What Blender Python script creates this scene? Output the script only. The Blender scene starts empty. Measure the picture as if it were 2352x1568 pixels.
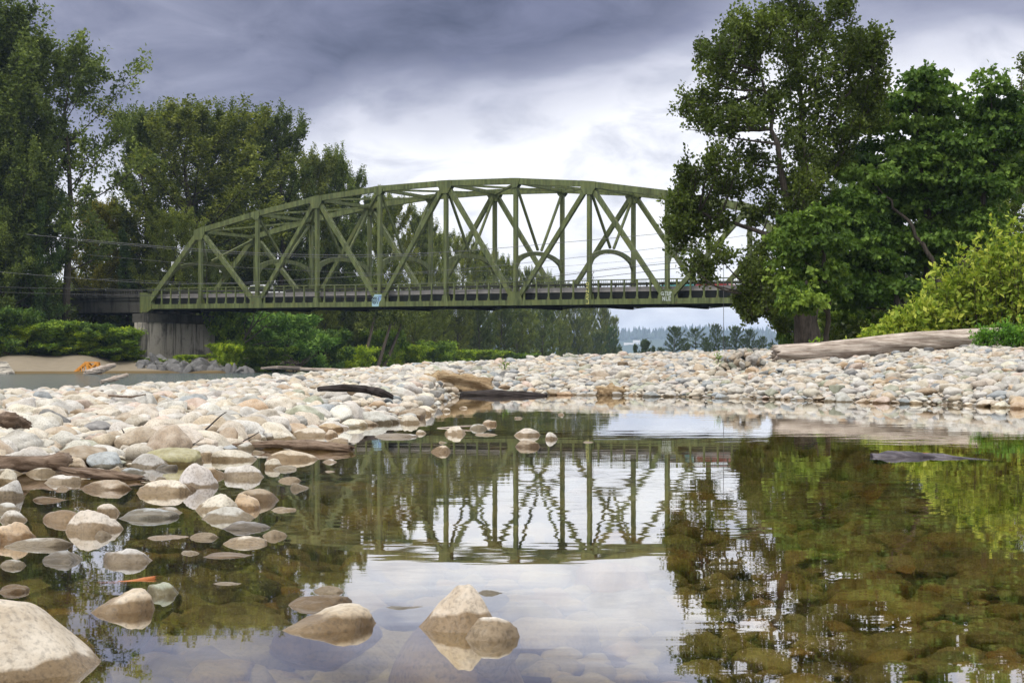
import bpy, math, random
import numpy as np
from math import sin, cos, pi, radians, sqrt, atan2
from mathutils import Vector

scene = bpy.context.scene
COL = scene.collection
RNG = np.random.default_rng(7)
random.seed(7)

# ------------------------------------------------------------------ measuring frame
# u, v: picture coordinates of the photograph (2352 x 1568); F: focal length in those units
F, CX, HOR, EYE = 3600.0, 1176.0, 838.0, 0.60
def at(u, v, Y):
    return Vector(((u - CX) * Y / F, Y, EYE - (v - HOR) * Y / F))

def interp(x, xs, ys):
    return np.interp(x, xs, ys)

# ------------------------------------------------------------------ object helpers
def link(name, mesh, mat=None, parent=None, loc=None, kind=None, label=None, cat=None, group=None, color=None):
    o = bpy.data.objects.new(name, mesh)
    COL.objects.link(o)
    if mesh is not None and mat is not None:
        if len(mesh.materials) == 0:
            mesh.materials.append(mat)
    if parent is not None:
        o.parent = parent
    if loc is not None:
        o.location = loc
    tag(o, label, cat, group, kind)
    if color is not None:
        o.color = (color[0], color[1], color[2], 1)
    return o

def tag(o, label=None, cat=None, group=None, kind=None):
    if label: o['label'] = label
    if cat: o['category'] = cat
    if group: o['group'] = group
    if kind: o['kind'] = kind
    return o

def empty(name, loc, label, cat, group=None, rz=0):
    o = bpy.data.objects.new(name, None)
    o.empty_display_size = 0.3
    COL.objects.link(o)
    o.location = loc
    o.rotation_euler = (0, 0, rz)
    return tag(o, label, cat, group)

def np_mesh(name, verts, faces, smooth=True, tint=None, color=None):
    """verts (N,3), faces (M,k) all the same k"""
    verts = np.ascontiguousarray(verts, np.float32)
    faces = np.ascontiguousarray(faces, np.int32)
    m = bpy.data.meshes.new(name)
    m.vertices.add(len(verts))
    m.vertices.foreach_set('co', verts.ravel())
    n, k = faces.shape
    m.loops.add(n * k)
    m.loops.foreach_set('vertex_index', faces.ravel())
    m.polygons.add(n)
    m.polygons.foreach_set('loop_start', np.arange(0, n * k, k, dtype=np.int32))
    m.polygons.foreach_set('loop_total', np.full(n, k, np.int32))
    m.polygons.foreach_set('use_smooth', np.full(n, smooth, bool))
    if tint is not None:
        a = m.attributes.new('tint', 'FLOAT', 'POINT')
        a.data.foreach_set('value', np.ascontiguousarray(tint, np.float32))
    if color is not None:
        a = m.attributes.new('scol', 'FLOAT_COLOR', 'POINT')
        c = np.ones((len(verts), 4), np.float32); c[:, :3] = color
        a.data.foreach_set('color', c.ravel())
    m.update(calc_edges=True)
    m.validate()
    return m

class MB:
    """collects polygons, links them as one mesh object (world coordinates, made local to the parent)"""
    def __init__(self): self.v, self.f, self.s = [], [], []
    def add(self, vs, fs, smooth=False):
        b = len(self.v); self.v += [tuple(p) for p in vs]
        self.f += [tuple(b + i for i in f) for f in fs]; self.s += [smooth] * len(fs)
        return self
    def beam(self, p0, p1, hw, hh, side=None, trim=0.0):
        """rectangular bar; hw along `side` (horizontal), hh across"""
        p0, p1 = Vector(p0), Vector(p1)
        d = (p1 - p0).normalized()
        p0 = p0 + d * trim; p1 = p1 - d * trim
        s = Vector(side) if side is not None else (d.cross(Vector((0, 0, 1))) if abs(d.z) < .99 else Vector((1, 0, 0)))
        s = (s - d * s.dot(d)).normalized()
        t = s.cross(d).normalized()
        vs = []
        for p in (p0, p1):
            for a, b in ((-1, -1), (1, -1), (1, 1), (-1, 1)):
                vs.append(p + s * hw * a + t * hh * b)
        return self.add(vs, [(3, 2, 1, 0), (4, 5, 6, 7), (0, 1, 5, 4), (1, 2, 6, 5), (2, 3, 7, 6), (3, 0, 4, 7)])
    def slab(self, poly, off):
        """polygon (list of points) extruded by vector off"""
        n = len(poly); off = Vector(off)
        vs = [Vector(p) for p in poly] + [Vector(p) + off for p in poly]
        fs = [tuple(range(n - 1, -1, -1)), tuple(range(n, 2 * n))] + [(i, (i + 1) % n, n + (i + 1) % n, n + i) for i in range(n)]
        return self.add(vs, fs)
    def tube(self, pts, rad, sides=7, cap=True):
        pts = [Vector(p) for p in pts]
        if not hasattr(rad, '__len__'): rad = [rad] * len(pts)
        ring, vs, fs = None, [], []
        for i, p in enumerate(pts):
            d = (pts[min(i + 1, len(pts) - 1)] - pts[max(i - 1, 0)]).normalized()
            a = d.cross(Vector((0.13, 0.21, 0.97))); 
            if a.length < .05: a = d.cross(Vector((1, 0, 0)))
            a.normalize(); b = d.cross(a)
            for k in range(sides):
                t = 2 * pi * k / sides
                vs.append(p + (a * cos(t) + b * sin(t)) * rad[i])
        for i in range(len(pts) - 1):
            for k in range(sides):
                k2 = (k + 1) % sides
                fs.append((i * sides + k, i * sides + k2, (i + 1) * sides + k2, (i + 1) * sides + k))
        self.add(vs, fs, True)
        if cap:
            n = len(pts) - 1
            self.add([vs[k] for k in range(sides)], [tuple(range(sides - 1, -1, -1))])
            self.add([vs[n * sides + k] for k in range(sides)], [tuple(range(sides))])
        return self
    def build(self, name, mat, parent=None, **kw):
        m = bpy.data.meshes.new(name)
        off = parent.location if parent is not None else Vector((0, 0, 0))
        if parent is not None and parent.parent is not None: off = off + parent.parent.location
        m.from_pydata([(p[0] - off.x, p[1] - off.y, p[2] - off.z) for p in self.v], [], self.f)
        m.polygons.foreach_set('use_smooth', self.s)
        m.update()
        return link(name, m, mat, parent, **kw)

def centred(mb):
    """own origin for a one-mesh thing"""
    v = np.array(mb.v); c = Vector((v[:, 0].mean(), v[:, 1].mean(), v[:, 2].min()))
    mb.v = [(p[0] - c.x, p[1] - c.y, p[2] - c.z) for p in mb.v]
    return c

# ------------------------------------------------------------------ materials
def new_mat(name):
    m = bpy.data.materials.new(name); m.use_nodes = True
    nt = m.node_tree; nt.nodes.clear()
    out = nt.nodes.new('ShaderNodeOutputMaterial')
    return m, nt, out
def N(nt, t, **kw):
    n = nt.nodes.new(t)
    for k, v in kw.items():
        if k in n.inputs.keys(): n.inputs[k].default_value = v
        else: setattr(n, k, v)
    return n
def L(nt, a, b): nt.links.new(a, b)
def noise(nt, vec, scale, detail=4, rough=.55, dist=0):
    n = N(nt, 'ShaderNodeTexNoise'); n.inputs['Scale'].default_value = scale
    n.inputs['Detail'].default_value = detail; n.inputs['Roughness'].default_value = rough
    n.inputs['Distortion'].default_value = dist
    if vec is not None: L(nt, vec, n.inputs['Vector'])
    return n
def ramp(nt, fac, stops):
    r = N(nt, 'ShaderNodeValToRGB'); e = r.color_ramp.elements
    while len(e) < len(stops): e.new(.5)
    for el, (p, c) in zip(e, stops):
        el.position = p; el.color = (c[0], c[1], c[2], 1) if hasattr(c, '__len__') else (c, c, c, 1)
    if fac is not None: L(nt, fac, r.inputs['Fac'])
    return r
def mixc(nt, fac, a, b, mode='MIX'):
    m = N(nt, 'ShaderNodeMix', data_type='RGBA', blend_type=mode)
    for inp, s in ((m.inputs[0], fac), (m.inputs[6], a), (m.inputs[7], b)):
        if hasattr(s, 'is_linked') or isinstance(s, bpy.types.NodeSocket): L(nt, s, inp)
        elif hasattr(s, '__len__'): inp.default_value = (s[0], s[1], s[2], 1)
        else: inp.default_value = s
    return m.outputs[2]
def mapr(nt, x, a, b, c, d, clamp=True):
    m = N(nt, 'ShaderNodeMapRange'); m.clamp = clamp
    L(nt, x, m.inputs[0])
    for i, v in enumerate((a, b, c, d)): m.inputs[i + 1].default_value = v
    return m.outputs[0]
def math_(nt, op, a, b=None):
    m = N(nt, 'ShaderNodeMath', operation=op)
    for inp, s in zip(m.inputs, (a, b)):
        if s is None: continue
        if isinstance(s, bpy.types.NodeSocket): L(nt, s, inp)
        else: inp.default_value = s
    return m.outputs[0]
def bsdf(nt, out, color=None, rough=.7, spec=.3, metal=0, normal=None):
    b = N(nt, 'ShaderNodeBsdfPrincipled')
    b.inputs['Roughness'].default_value = rough if not isinstance(rough, bpy.types.NodeSocket) else .5
    if isinstance(rough, bpy.types.NodeSocket): L(nt, rough, b.inputs['Roughness'])
    b.inputs['Specular IOR Level'].default_value = spec
    b.inputs['Metallic'].default_value = metal
    if color is not None:
        if isinstance(color, bpy.types.NodeSocket): L(nt, color, b.inputs['Base Color'])
        else: b.inputs['Base Color'].default_value = (*color, 1)
    if normal is not None: L(nt, normal, b.inputs['Normal'])
    if out is not None: L(nt, b.outputs[0], out.inputs['Surface'])
    return b
def bump(nt, h, strength, dist):
    b = N(nt, 'ShaderNodeBump'); b.inputs['Strength'].default_value = strength; b.inputs['Distance'].default_value = dist
    L(nt, h, b.inputs['Height']); return b.outputs[0]
def coords(nt, kind='Object'):
    return N(nt, 'ShaderNodeTexCoord').outputs[kind]
def scaled(nt, vec, s):
    m = N(nt, 'ShaderNodeMapping'); m.inputs['Scale'].default_value = s; L(nt, vec, m.inputs['Vector']); return m.outputs[0]
def wpos(nt): return N(nt, 'ShaderNodeNewGeometry').outputs['Position']

def mat_plain(name, color, rough=.6, spec=.3, var=.25, scale=3, metal=0):
    m, nt, out = new_mat(name)
    n = noise(nt, wpos(nt), scale, 5)
    c = mixc(nt, n.outputs[0], [x * (1 - var) for x in color], [min(1, x * (1 + var)) for x in color])
    bsdf(nt, out, c, rough, spec, metal)
    return m

def mat_leaf(name, dark, mid, light, transl=.3, rough=.55, spec=.25):
    m, nt, out = new_mat(name)
    a = N(nt, 'ShaderNodeAttribute', attribute_name='tint')
    r = ramp(nt, a.outputs['Fac'], [(0, dark), (.5, mid), (1, light)])
    oi = N(nt, 'ShaderNodeObjectInfo')
    c = mixc(nt, 1.0, r.outputs[0], oi.outputs['Color'], 'MULTIPLY')
    b = bsdf(nt, None, c, rough, spec)
    t = N(nt, 'ShaderNodeBsdfTranslucent'); 
    c2 = mixc(nt, 1.0, c, (1.1, 1.15, .55), 'MULTIPLY'); L(nt, c2, t.inputs['Color'])
    mx = N(nt, 'ShaderNodeMixShader'); mx.inputs[0].default_value = transl
    L(nt, b.outputs[0], mx.inputs[1]); L(nt, t.outputs[0], mx.inputs[2]); L(nt, mx.outputs[0], out.inputs['Surface'])
    return m

def mat_bark(name, a, b, sc=(9, 9, 1.6), strength=.8):
    m, nt, out = new_mat(name)
    v = scaled(nt, coords(nt), sc)
    n = noise(nt, v, 2.2, 6, .65); n2 = noise(nt, coords(nt), .8, 3)
    f = math_(nt, 'ADD', math_(nt, 'MULTIPLY', n.outputs[0], .7), math_(nt, 'MULTIPLY', n2.outputs[0], .3))
    r = ramp(nt, f, [(.32, a), (.68, b)])
    bsdf(nt, out, r.outputs[0], .9, .15, normal=bump(nt, n.outputs[0], strength, .05))
    return m

def mat_wood(name, a, b, axis_scale, strength=.6, rough=.85, knots=True):
    """weathered wood, grain along local X"""
    m, nt, out = new_mat(name)
    v = scaled(nt, coords(nt), axis_scale)
    n = noise(nt, v, 1.0, 8, .7, .6)
    n2 = noise(nt, coords(nt), 2.2, 4)
    r = ramp(nt, n.outputs[0], [(.30, [x * .35 for x in a]), (.42, a), (.62, b), (.8, [min(1, x * 1.25) for x in b])])
    c = mixc(nt, mapr(nt, n2.outputs[0], .4, .7, 0, .45), r.outputs[0], [x * .6 for x in a])
    bsdf(nt, out, c, rough, .2, normal=bump(nt, n.outputs[0], strength, .02))
    return m

def mat_stone(name, vertex_color):
    m, nt, out = new_mat(name)
    if vertex_color:
        base = N(nt, 'ShaderNodeAttribute', attribute_name='scol').outputs['Color']
        vec = wpos(nt)
    else:
        oi = N(nt, 'ShaderNodeObjectInfo'); base = oi.outputs['Color']
        vec = wpos(nt)
    fine = noise(nt, vec, 90, 4, .6); mid = noise(nt, vec, 13, 5, .6); big = noise(nt, vec, 4.5, 3)
    c = mixc(nt, mapr(nt, mid.outputs[0], .35, .68, 0, .75), base, mixc(nt, 1.0, base, (.66, .60, .52), 'MULTIPLY'))
    c = mixc(nt, mapr(nt, big.outputs[0], .45, .7, 0, .45), c, mixc(nt, 1.0, base, (1.2, 1.17, 1.1), 'MULTIPLY'))
    c = mixc(nt, mapr(nt, fine.outputs[0], .34, .52, .55, 0), c, (.13, .115, .095))
    # dried silt on upper faces, a wet band just above the waterline
    geo = N(nt, 'ShaderNodeNewGeometry')
    sep = N(nt, 'ShaderNodeSeparateXYZ'); L(nt, geo.outputs['Position'], sep.inputs[0])
    sn = N(nt, 'ShaderNodeSeparateXYZ'); L(nt, geo.outputs['Normal'], sn.inputs[0])
    dust = math_(nt, 'MULTIPLY', mapr(nt, sn.outputs[2], .25, .8, 0, 1), mapr(nt, mid.outputs[0], .36, .6, .7, .15))
    c = mixc(nt, math_(nt, 'MULTIPLY', dust, .38), c, (.60, .575, .53))
    wl = math_(nt, 'ADD', sep.outputs[2], math_(nt, 'MULTIPLY', math_(nt, 'SUBTRACT', big.outputs[0], .5), -.10))
    wl = math_(nt, 'ADD', wl, math_(nt, 'MULTIPLY', math_(nt, 'SUBTRACT', mid.outputs[0], .5), -.03))
    wet = mapr(nt, wl, .022, .031, 1, 0); under = mapr(nt, sep.outputs[2], -.05, -.008, 1, 0); dry = c
    c = mixc(nt, wet, c, mixc(nt, 1.0, c, (.38, .31, .22), 'MULTIPLY'))
    c = mixc(nt, under, c, mixc(nt, 1.0, dry, (.97, .92, .70), 'MULTIPLY'))
    rough = mapr(nt, wet, 0, 1, .82, .38)
    bsdf(nt, out, c, rough, .3, normal=bump(nt, math_(nt, 'ADD', math_(nt, 'MULTIPLY', fine.outputs[0], .3), mid.outputs[0]), .6, .014))
    return m

def mat_ground():
    m, nt, out = new_mat('ground_gravel_and_soil')
    p = wpos(nt)
    v1 = N(nt, 'ShaderNodeTexVoronoi'); v1.inputs['Scale'].default_value = 14; L(nt, p, v1.inputs['Vector'])
    v2 = N(nt, 'ShaderNodeTexVoronoi'); v2.inputs['Scale'].default_value = 34; L(nt, p, v2.inputs['Vector'])
    n = noise(nt, p, 1.3, 5)
    peb = mixc(nt, .55, v1.outputs['Color'], v2.outputs['Color'])
    hs = N(nt, 'ShaderNodeHueSaturation'); hs.inputs['Saturation'].default_value = .18; hs.inputs['Value'].default_value = .5; L(nt, peb, hs.inputs['Color'])
    grav = mixc(nt, 1.0, hs.outputs[0], (.52, .45, .36), 'MULTIPLY')
    grav = mixc(nt, mapr(nt, v1.outputs['Distance'], .25, .6, 0, .6), grav, (.07, .06, .045))
    sand = mixc(nt, n.outputs[0], (.20, .165, .12), (.30, .255, .19))
    soil = mixc(nt, n.outputs[0], (.035, .045, .014), (.085, .10, .03))
    a = N(nt, 'ShaderNodeAttribute', attribute_name='tint')      # 0 gravel, .5 sand, 1 soil
    c = mixc(nt, mapr(nt, a.outputs['Fac'], .15, .45, 0, 1), grav, sand)
    c = mixc(nt, mapr(nt, a.outputs['Fac'], .55, .85, 0, 1), c, soil)
    sep = N(nt, 'ShaderNodeSeparateXYZ'); L(nt, p, sep.inputs[0])
    wet = mapr(nt, sep.outputs[2], -.01, .04, 1, 0)
    c = mixc(nt, wet, c, mixc(nt, 1.0, c, (.55, .46, .28), 'MULTIPLY'))
    bsdf(nt, out, c, .9, .15, normal=bump(nt, v1.outputs['Distance'], .5, .03))
    return m

def mat_pool():
    m, nt, out = new_mat('still_clear_water')
    p = wpos(nt)
    calm = noise(nt, scaled(nt, p, (.10, .22, 1)), 1.0, 2)
    k = mapr(nt, calm.outputs[0], .42, .66, .35, 1.3)
    n1 = noise(nt, scaled(nt, p, (1.1, 2.6, 1)), 1.0, 2, .5)
    n2 = noise(nt, scaled(nt, p, (4.0, 9.0, 1)), 1.0, 2, .5)
    h = math_(nt, 'ADD', n1.outputs[0], math_(nt, 'MULTIPLY', n2.outputs[0], .16))
    h = math_(nt, 'MULTIPLY', h, k)
    nb = bump(nt, h, 1.0, .0013)
    fr = N(nt, 'ShaderNodeFresnel'); fr.inputs['IOR'].default_value = 1.33; L(nt, nb, fr.inputs['Normal'])
    g = N(nt, 'ShaderNodeBsdfGlossy'); g.inputs['Roughness'].default_value = .012; L(nt, nb, g.inputs['Normal'])
    g.inputs['Color'].default_value = (.98, .98, .98, 1)
    t = N(nt, 'ShaderNodeBsdfTransparent'); t.inputs['Color'].default_value = (.95, .88, .62, 1)
    mx = N(nt, 'ShaderNodeMixShader')
    L(nt, math_(nt, 'POWER', fr.outputs[0], .46), mx.inputs[0])
    L(nt, t.outputs[0], mx.inputs[1]); L(nt, g.outputs[0], mx.inputs[2]); L(nt, mx.outputs[0], out.inputs['Surface'])
    return m

def mat_river():
    m, nt, out = new_mat('rippled_river_water')
    p = wpos(nt)
    n1 = noise(nt, scaled(nt, p, (.35, .55, 1)), 1.0, 4, .6)
    n2 = noise(nt, scaled(nt, p, (1.2, 1.6, 1)), 1.0, 3, .6)
    h = math_(nt, 'ADD', n1.outputs[0], math_(nt, 'MULTIPLY', n2.outputs[0], .35))
    nb = bump(nt, h, 1.0, 1.3)
    c = mixc(nt, n1.outputs[0], (.03, .05, .05), (.09, .12, .12))
    b = bsdf(nt, out, c, .08, .5, normal=nb)
    b.inputs['IOR'].default_value = 1.33
    return m

def mat_paint():
    m, nt, out = new_mat('moss_green_bridge_paint')
    p = wpos(nt)
    st = noise(nt, scaled(nt, p, (3.5, 3.5, .35)), 1.0, 5, .65)
    bl = noise(nt, p, .8, 5, .6)
    sp = noise(nt, p, 5, 5, .7)
    c = mixc(nt, mapr(nt, st.outputs[0], .32, .66, 0, 1), (.036, .047, .016), (.140, .170, .062))
    c = mixc(nt, mapr(nt, bl.outputs[0], .5, .68, 0, .7), c, (.125, .140, .036))
    c = mixc(nt, mapr(nt, sp.outputs[0], .58, .68, 0, .75), c, (.11, .060, .022))
    bsdf(nt, out, c, .6, .3)
    return m

def mat_concrete(name, a, b, stain, amount=.8):
    m, nt, out = new_mat(name)
    p = wpos(nt)
    v = scaled(nt, p, (1.1, 1.1, .12))
    drip = noise(nt, v, 1.0, 6, .65, .3)
    pat = noise(nt, p, .35, 4, .6)
    gr = noise(nt, p, 9, 5, .7)
    c = mixc(nt, gr.outputs[0], a, b)
    c = mixc(nt, mapr(nt, drip.outputs[0], .50, .60, 0, amount), c, stain)
    c = mixc(nt, mapr(nt, pat.outputs[0], .54, .62, 0, amount * .85), c, [x * .7 for x in stain])
    bsdf(nt, out, c, .85, .2, normal=bump(nt, gr.outputs[0], .3, .02))
    return m

M = {}
M['leaf_cotton'] = mat_leaf('cottonwood_leaves', (.034, .050, .010), (.100, .130, .026), (.215, .250, .060), .32)
M['leaf_near'] = mat_leaf('near_cottonwood_leaves', (.026, .042, .006), (.075, .108, .016), (.165, .215, .036), .36)
M['leaf_maple'] = mat_leaf('maple_leaves', (.024, .055, .008), (.085, .155, .024), (.22, .32, .06), .34)
M['leaf_bush'] = mat_leaf('yellow_green_leaves', (.07, .12, .012), (.24, .33, .035), (.54, .57, .10), .36)
M['leaf_shrub'] = mat_leaf('bank_shrub_leaves', (.040, .080, .014), (.115, .19, .030), (.26, .34, .06), .28)
M['bark'] = mat_bark('tree_bark', (.022, .018, .013), (.10, .085, .065))
M['bark_pale'] = mat_bark('pale_bark', (.05, .04, .03), (.22, .18, .14))
M['bark_near'] = mat_bark('furrowed_bark', (.018, .015, .012), (.13, .108, .09), (7, 7, 1.1), 1.0)
M['stone'] = mat_stone('river_stone', False)
M['stones'] = mat_stone('river_stones', True)
M['ground'] = mat_ground()
M['pool'] = mat_pool()
M['river'] = mat_river()
M['paint'] = mat_paint()
M['deck_dark'] = mat_plain('dark_steel', (.010, .012, .011), .8, .2, .4)  # near-black steel for the stringers and floor beams
M['deck_top'] = mat_plain('deck_concrete', (.30, .28, .27), .9, .2, .3)
M['concrete'] = mat_concrete('stained_concrete', (.30, .28, .235), (.55, .50, .43), (.045, .042, .038))
M['dark_concrete'] = mat_concrete('dark_concrete', (.045, .043, .038), (.11, .105, .09), (.012, .012, .012), .7)
M['rail_dark'] = mat_plain('weathered_rail', (.040, .042, .030), .8, .2, .4, 8)
M['white'] = mat_plain('white_painted_metal', (.75, .76, .78), .4, .5, .05)
M['glass_dark'] = mat_plain('dark_glass', (.02, .025, .03), .1, .6, .1)
M['rubber'] = mat_plain('black_rubber', (.012, .012, .012), .8, .2, .1)
M['car_white'] = mat_plain('white_car_paint', (.66, .68, .70), .3, .5, .05)
M['car_teal'] = mat_plain('teal_car_paint', (.05, .30, .30), .3, .5, .05)
M['car_red'] = mat_plain('red_car_paint', (.30, .015, .02), .3, .5, .05)
M['wire'] = mat_plain('cable', (.10, .10, .105), .5, .4, .1)
M['wire_dark'] = mat_plain('dark_cable', (.02, .02, .022), .5, .4, .1)
M['graffiti_blue'] = mat_plain('pale_blue_spray_paint', (.30, .45, .52), .7, .2, .2, 4)
M['graffiti_white'] = mat_plain('white_spray_paint', (.48, .53, .52), .7, .2, .1)
M['graffiti_yellow'] = mat_plain('yellow_spray_paint', (.50, .48, .16), .7, .2, .15)
M['graffiti_dark'] = mat_plain('black_spray_paint', (.015, .02, .03), .7, .2, .1)
M['graffiti_navy'] = mat_plain('blue_spray_paint', (.10, .16, .55), .7, .2, .1)
M['lumber'] = mat_plain('orange_lumber', (.62, .27, .05), .7, .2, .25, 6)
M['log_grey'] = mat_wood('silvered_driftwood', (.27, .215, .175), (.60, .53, .46), (1.0, 17, 17), 1.0)
M['log_tan'] = mat_wood('tan_driftwood', (.23, .155, .085), (.44, .34, .21), (2.5, 16, 16), .8)
M['log_dark'] = mat_wood('charred_wood', (.022, .018, .016), (.06, .05, .05), (3, 18, 18), .8)
M['log_brown'] = mat_wood('wet_brown_wood', (.10, .065, .042), (.26, .19, .14), (4, 26, 26), .7, .6)
M['log_red'] = mat_wood('reddish_wood', (.32, .10, .03), (.55, .22, .09), (6, 40, 40), .4, .6)
M['log_slate'] = mat_wood('slate_grey_wet_wood', (.05, .045, .055), (.16, .145, .165), (2, 9, 9), 1.0, .6)
M['rock'] = mat_plain('riprap_rock', (.15, .147, .145), .85, .25, .6, 2.2)
M['leaf_yellow'] = mat_plain('yellow_fallen_leaf', (.75, .42, .03), .6, .3, .2, 20)
M['leaf_rust'] = mat_plain('rust_fallen_leaf', (.42, .12, .02), .6, .3, .2, 20)
M['house'] = mat_plain('white_siding', (.70, .70, .70), .7, .2, .05)
M['roof'] = mat_plain('pale_roof', (.60, .58, .57), .8, .2, .1)
M['hill'] = mat_plain('wooded_hillside', (.035, .055, .03), .9, .1, .35, .02)
M['conifer'] = mat_leaf('conifer_needles', (.010, .022, .012), (.024, .045, .024), (.05, .08, .04), .1)

# ------------------------------------------------------------------ terrain
U_W = [-1500, 0, 300, 450, 600, 700, 800, 900, 960, 985, 1000, 1030, 1060, 1400, 1800, 2352, 3000, 4500]
Y_W = [9.0, 9.1, 9.3, 10.0, 12.3, 14.3, 15.5, 17.0, 19.0, 22.0, 26.0, 31.0, 32.2, 31.2, 27.2, 22.0, 18, 14]
U_C = [-1500, 0, 200, 400, 560, 700, 800, 1000, 1150, 1300, 1500, 1700, 1900, 2100, 2240, 2352, 3000, 4500]
Y_C = [19, 20, 22, 24, 27, 31, 35, 45, 49, 53, 57, 59, 55, 48, 45, 43, 38, 36]
V_C = [922, 915, 905, 893, 881, 866, 856, 842, 834, 823, 815, 810, 806, 802, 797, 796, 790, 785]
U_L = [-1500, -200, 0, 330, 500, 700, 900, 1200, 1420, 1480, 1600, 2352]
Y_L = [120, 138, 146, 152, 158, 192, 232, 350, 560, 460, 420, 400]
def smooth(x): 
    x = np.clip(x, 0, 1); return x * x * (3 - 2 * x)
def hnoise(X, Y, f, s):
    return (np.sin(X * f + s) * np.cos(Y * f * .9 + 2 * s) + .5 * np.sin(X * f * 2.3 + Y * f * 1.7 + 3 * s))
def bar_z(u, Y):
    yw = interp(u, U_W, Y_W); yc = interp(u, U_C, Y_C); vc = interp(u, U_C, V_C)
    zc = EYE - (vc - HOR) * yc / F
    t = (Y - yw) / (yc - yw)
    return np.where(t > 0, zc * np.power(np.clip(t, 0, 1), .70), 0), t, zc, yw, yc
def terrain(u, Y):
    u = np.asarray(u, float); Y = np.asarray(Y, float)
    X = (u - CX) / F * Y
    zb, t, zc, yw, yc = bar_z(u, Y)
    depth = interp(u, [0, 500, 750, 900, 1300, 1700], [.15, .16, .26, .22, .24, .34])
    bed = -np.minimum(depth, .16 * np.clip(yw - Y, 0, 50)) + .012 * hnoise(X, Y, 2.2, 1)
    z = np.where(t <= 0, np.minimum(bed, -.004), zb + .03 * hnoise(X, Y, 1.1, 2) * np.clip(t * 3, 0, 1) * np.clip(zc, .2, 1))
    # beyond the crest: down to the river bed, or up to the wooded right bank
    right = smooth((u - 1800) / 110)
    d = Y - yc
    river = zc - (zc + 1.3) * smooth((d - 1.0) / 12)
    bank = zc + .45 * smooth(d / 14) + .8 * smooth((d - 14) / 60) + .08 * hnoise(X, Y, .5, 4)
    z = np.where(d > 0, river * (1 - right) + bank * right, z)
    # far bank
    yl = interp(u, U_L, Y_L)
    e = Y - yl + 3.0 * np.sin(u * .013) + 1.5 * np.sin(u * .041)
    far = -1.3 + 1.3 * smooth((e + 8) / 8) + np.where(e > 0, 1.75 * smooth(e / 17) + 2.0 * smooth((e - 17) / 50), 0)
    z = np.where((d > 8) & (e > -8) & (u < 1800), np.maximum(z, far * (1 - right)) , z)
    return z
def ground_at(X, Y):
    return float(terrain(CX + F * X / Y, Y))
def hit(u, v, y0=3.0, y1=400.0, lift=0.0):
    """where the sight line through (u, v) meets the ground"""
    Ys = np.geomspace(y0, y1, 4000)
    zr = EYE - (v - HOR) * Ys / F
    zt = terrain(np.full_like(Ys, u), Ys) + lift
    k = np.argmax(zr <= zt)
    if zr[k] > zt[k]: k = len(Ys) - 1
    return float(Ys[k]), float(zt[k])

def build_terrain():
    th = np.concatenate([np.radians(np.linspace(-80, -22, 30)), np.radians(np.linspace(-21.5, 21.5, 330)), np.radians(np.linspace(22, 80, 30))])
    Ys = np.concatenate([np.linspace(1.0, 8.5, 30), np.linspace(8.7, 70, 330), np.geomspace(70.5, 700, 150), np.geomspace(720, 9000, 40)])
    T, YY = np.meshgrid(np.tan(th), Ys)
    U = CX + F * T; X = T * YY
    Z = terrain(U, YY)
    V = np.stack([X, YY, Z], -1).reshape(-1, 3)
    n, k = len(Ys), len(th)
    i = (np.arange(n - 1)[:, None] * k + np.arange(k - 1)[None]).ravel()
    Fq = np.stack([i, i + 1, i + k + 1, i + k], 1)
    # sand on the far left shore, soil behind, gravel elsewhere
    yl = interp(U, U_L, Y_L); yc = interp(U, U_C, Y_C)
    e = YY - yl
    tint = np.zeros_like(Z)
    tint = np.where((e > -10) & (U < 1800), .5, tint)
    tint = np.where((e > 12) & (U < 1800), 1.0, tint)
    tint = np.where((U > 1830) & (YY > yc + 3), 1.0, tint)
    b = len(V)
    V = np.concatenate([V, [[-5.67, -6, -.3], [5.67, -6, -.3], [5.67, 1.0, -.3], [-5.67, 1.0, -.3]]])
    Fq = np.concatenate([Fq, [[b, b + 1, b + 2, b + 3]]])
    m = np_mesh('ground', V, Fq, True, tint=np.concatenate([tint.ravel(), [0] * 4]))
    link('ground', m, M['ground'], kind='structure')
build_terrain()

def strip(name, us, ya, yb, z, mat, nseg=1, extra=None):
    V, Fs = [], []
    for u, a, b in zip(us, ya, yb):
        for s in range(nseg + 1):
            Y = a + (b - a) * s / nseg
            V.append(((u - CX) / F * Y, Y, z))
    k = nseg + 1
    for i in range(len(us) - 1):
        for s in range(nseg):
            Fs.append((i * k + s, (i + 1) * k + s, (i + 1) * k + s + 1, i * k + s + 1))
    if extra:
        b = len(V); V += extra; Fs.append((b, b + 1, b + 2, b + 3))
    return link(name, np_mesh(name, np.array(V), np.array(Fs), True), mat, kind='structure')
us = np.concatenate([np.linspace(-18000, -600, 30), np.linspace(-500, 3000, 141), np.linspace(3200, 20000, 30)])
strip('pool_water', us, np.full(len(us), .5), interp(us, U_W, Y_W) + .35 * (interp(us, U_C, Y_C) - interp(us, U_W, Y_W)), 0.0, M['pool'],
      extra=[(-2.66, -6, 0), (2.61, -6, 0), (2.61, .5, 0), (-2.66, .5, 0)])
us2 = np.concatenate([np.linspace(-9000, -600, 20), np.linspace(-500, 1880, 120)])
strip('river_water', us2, interp(us2, U_C, Y_C) + 4.0, interp(us2, U_L, Y_L) + 9, -.20, M['river'])

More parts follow.
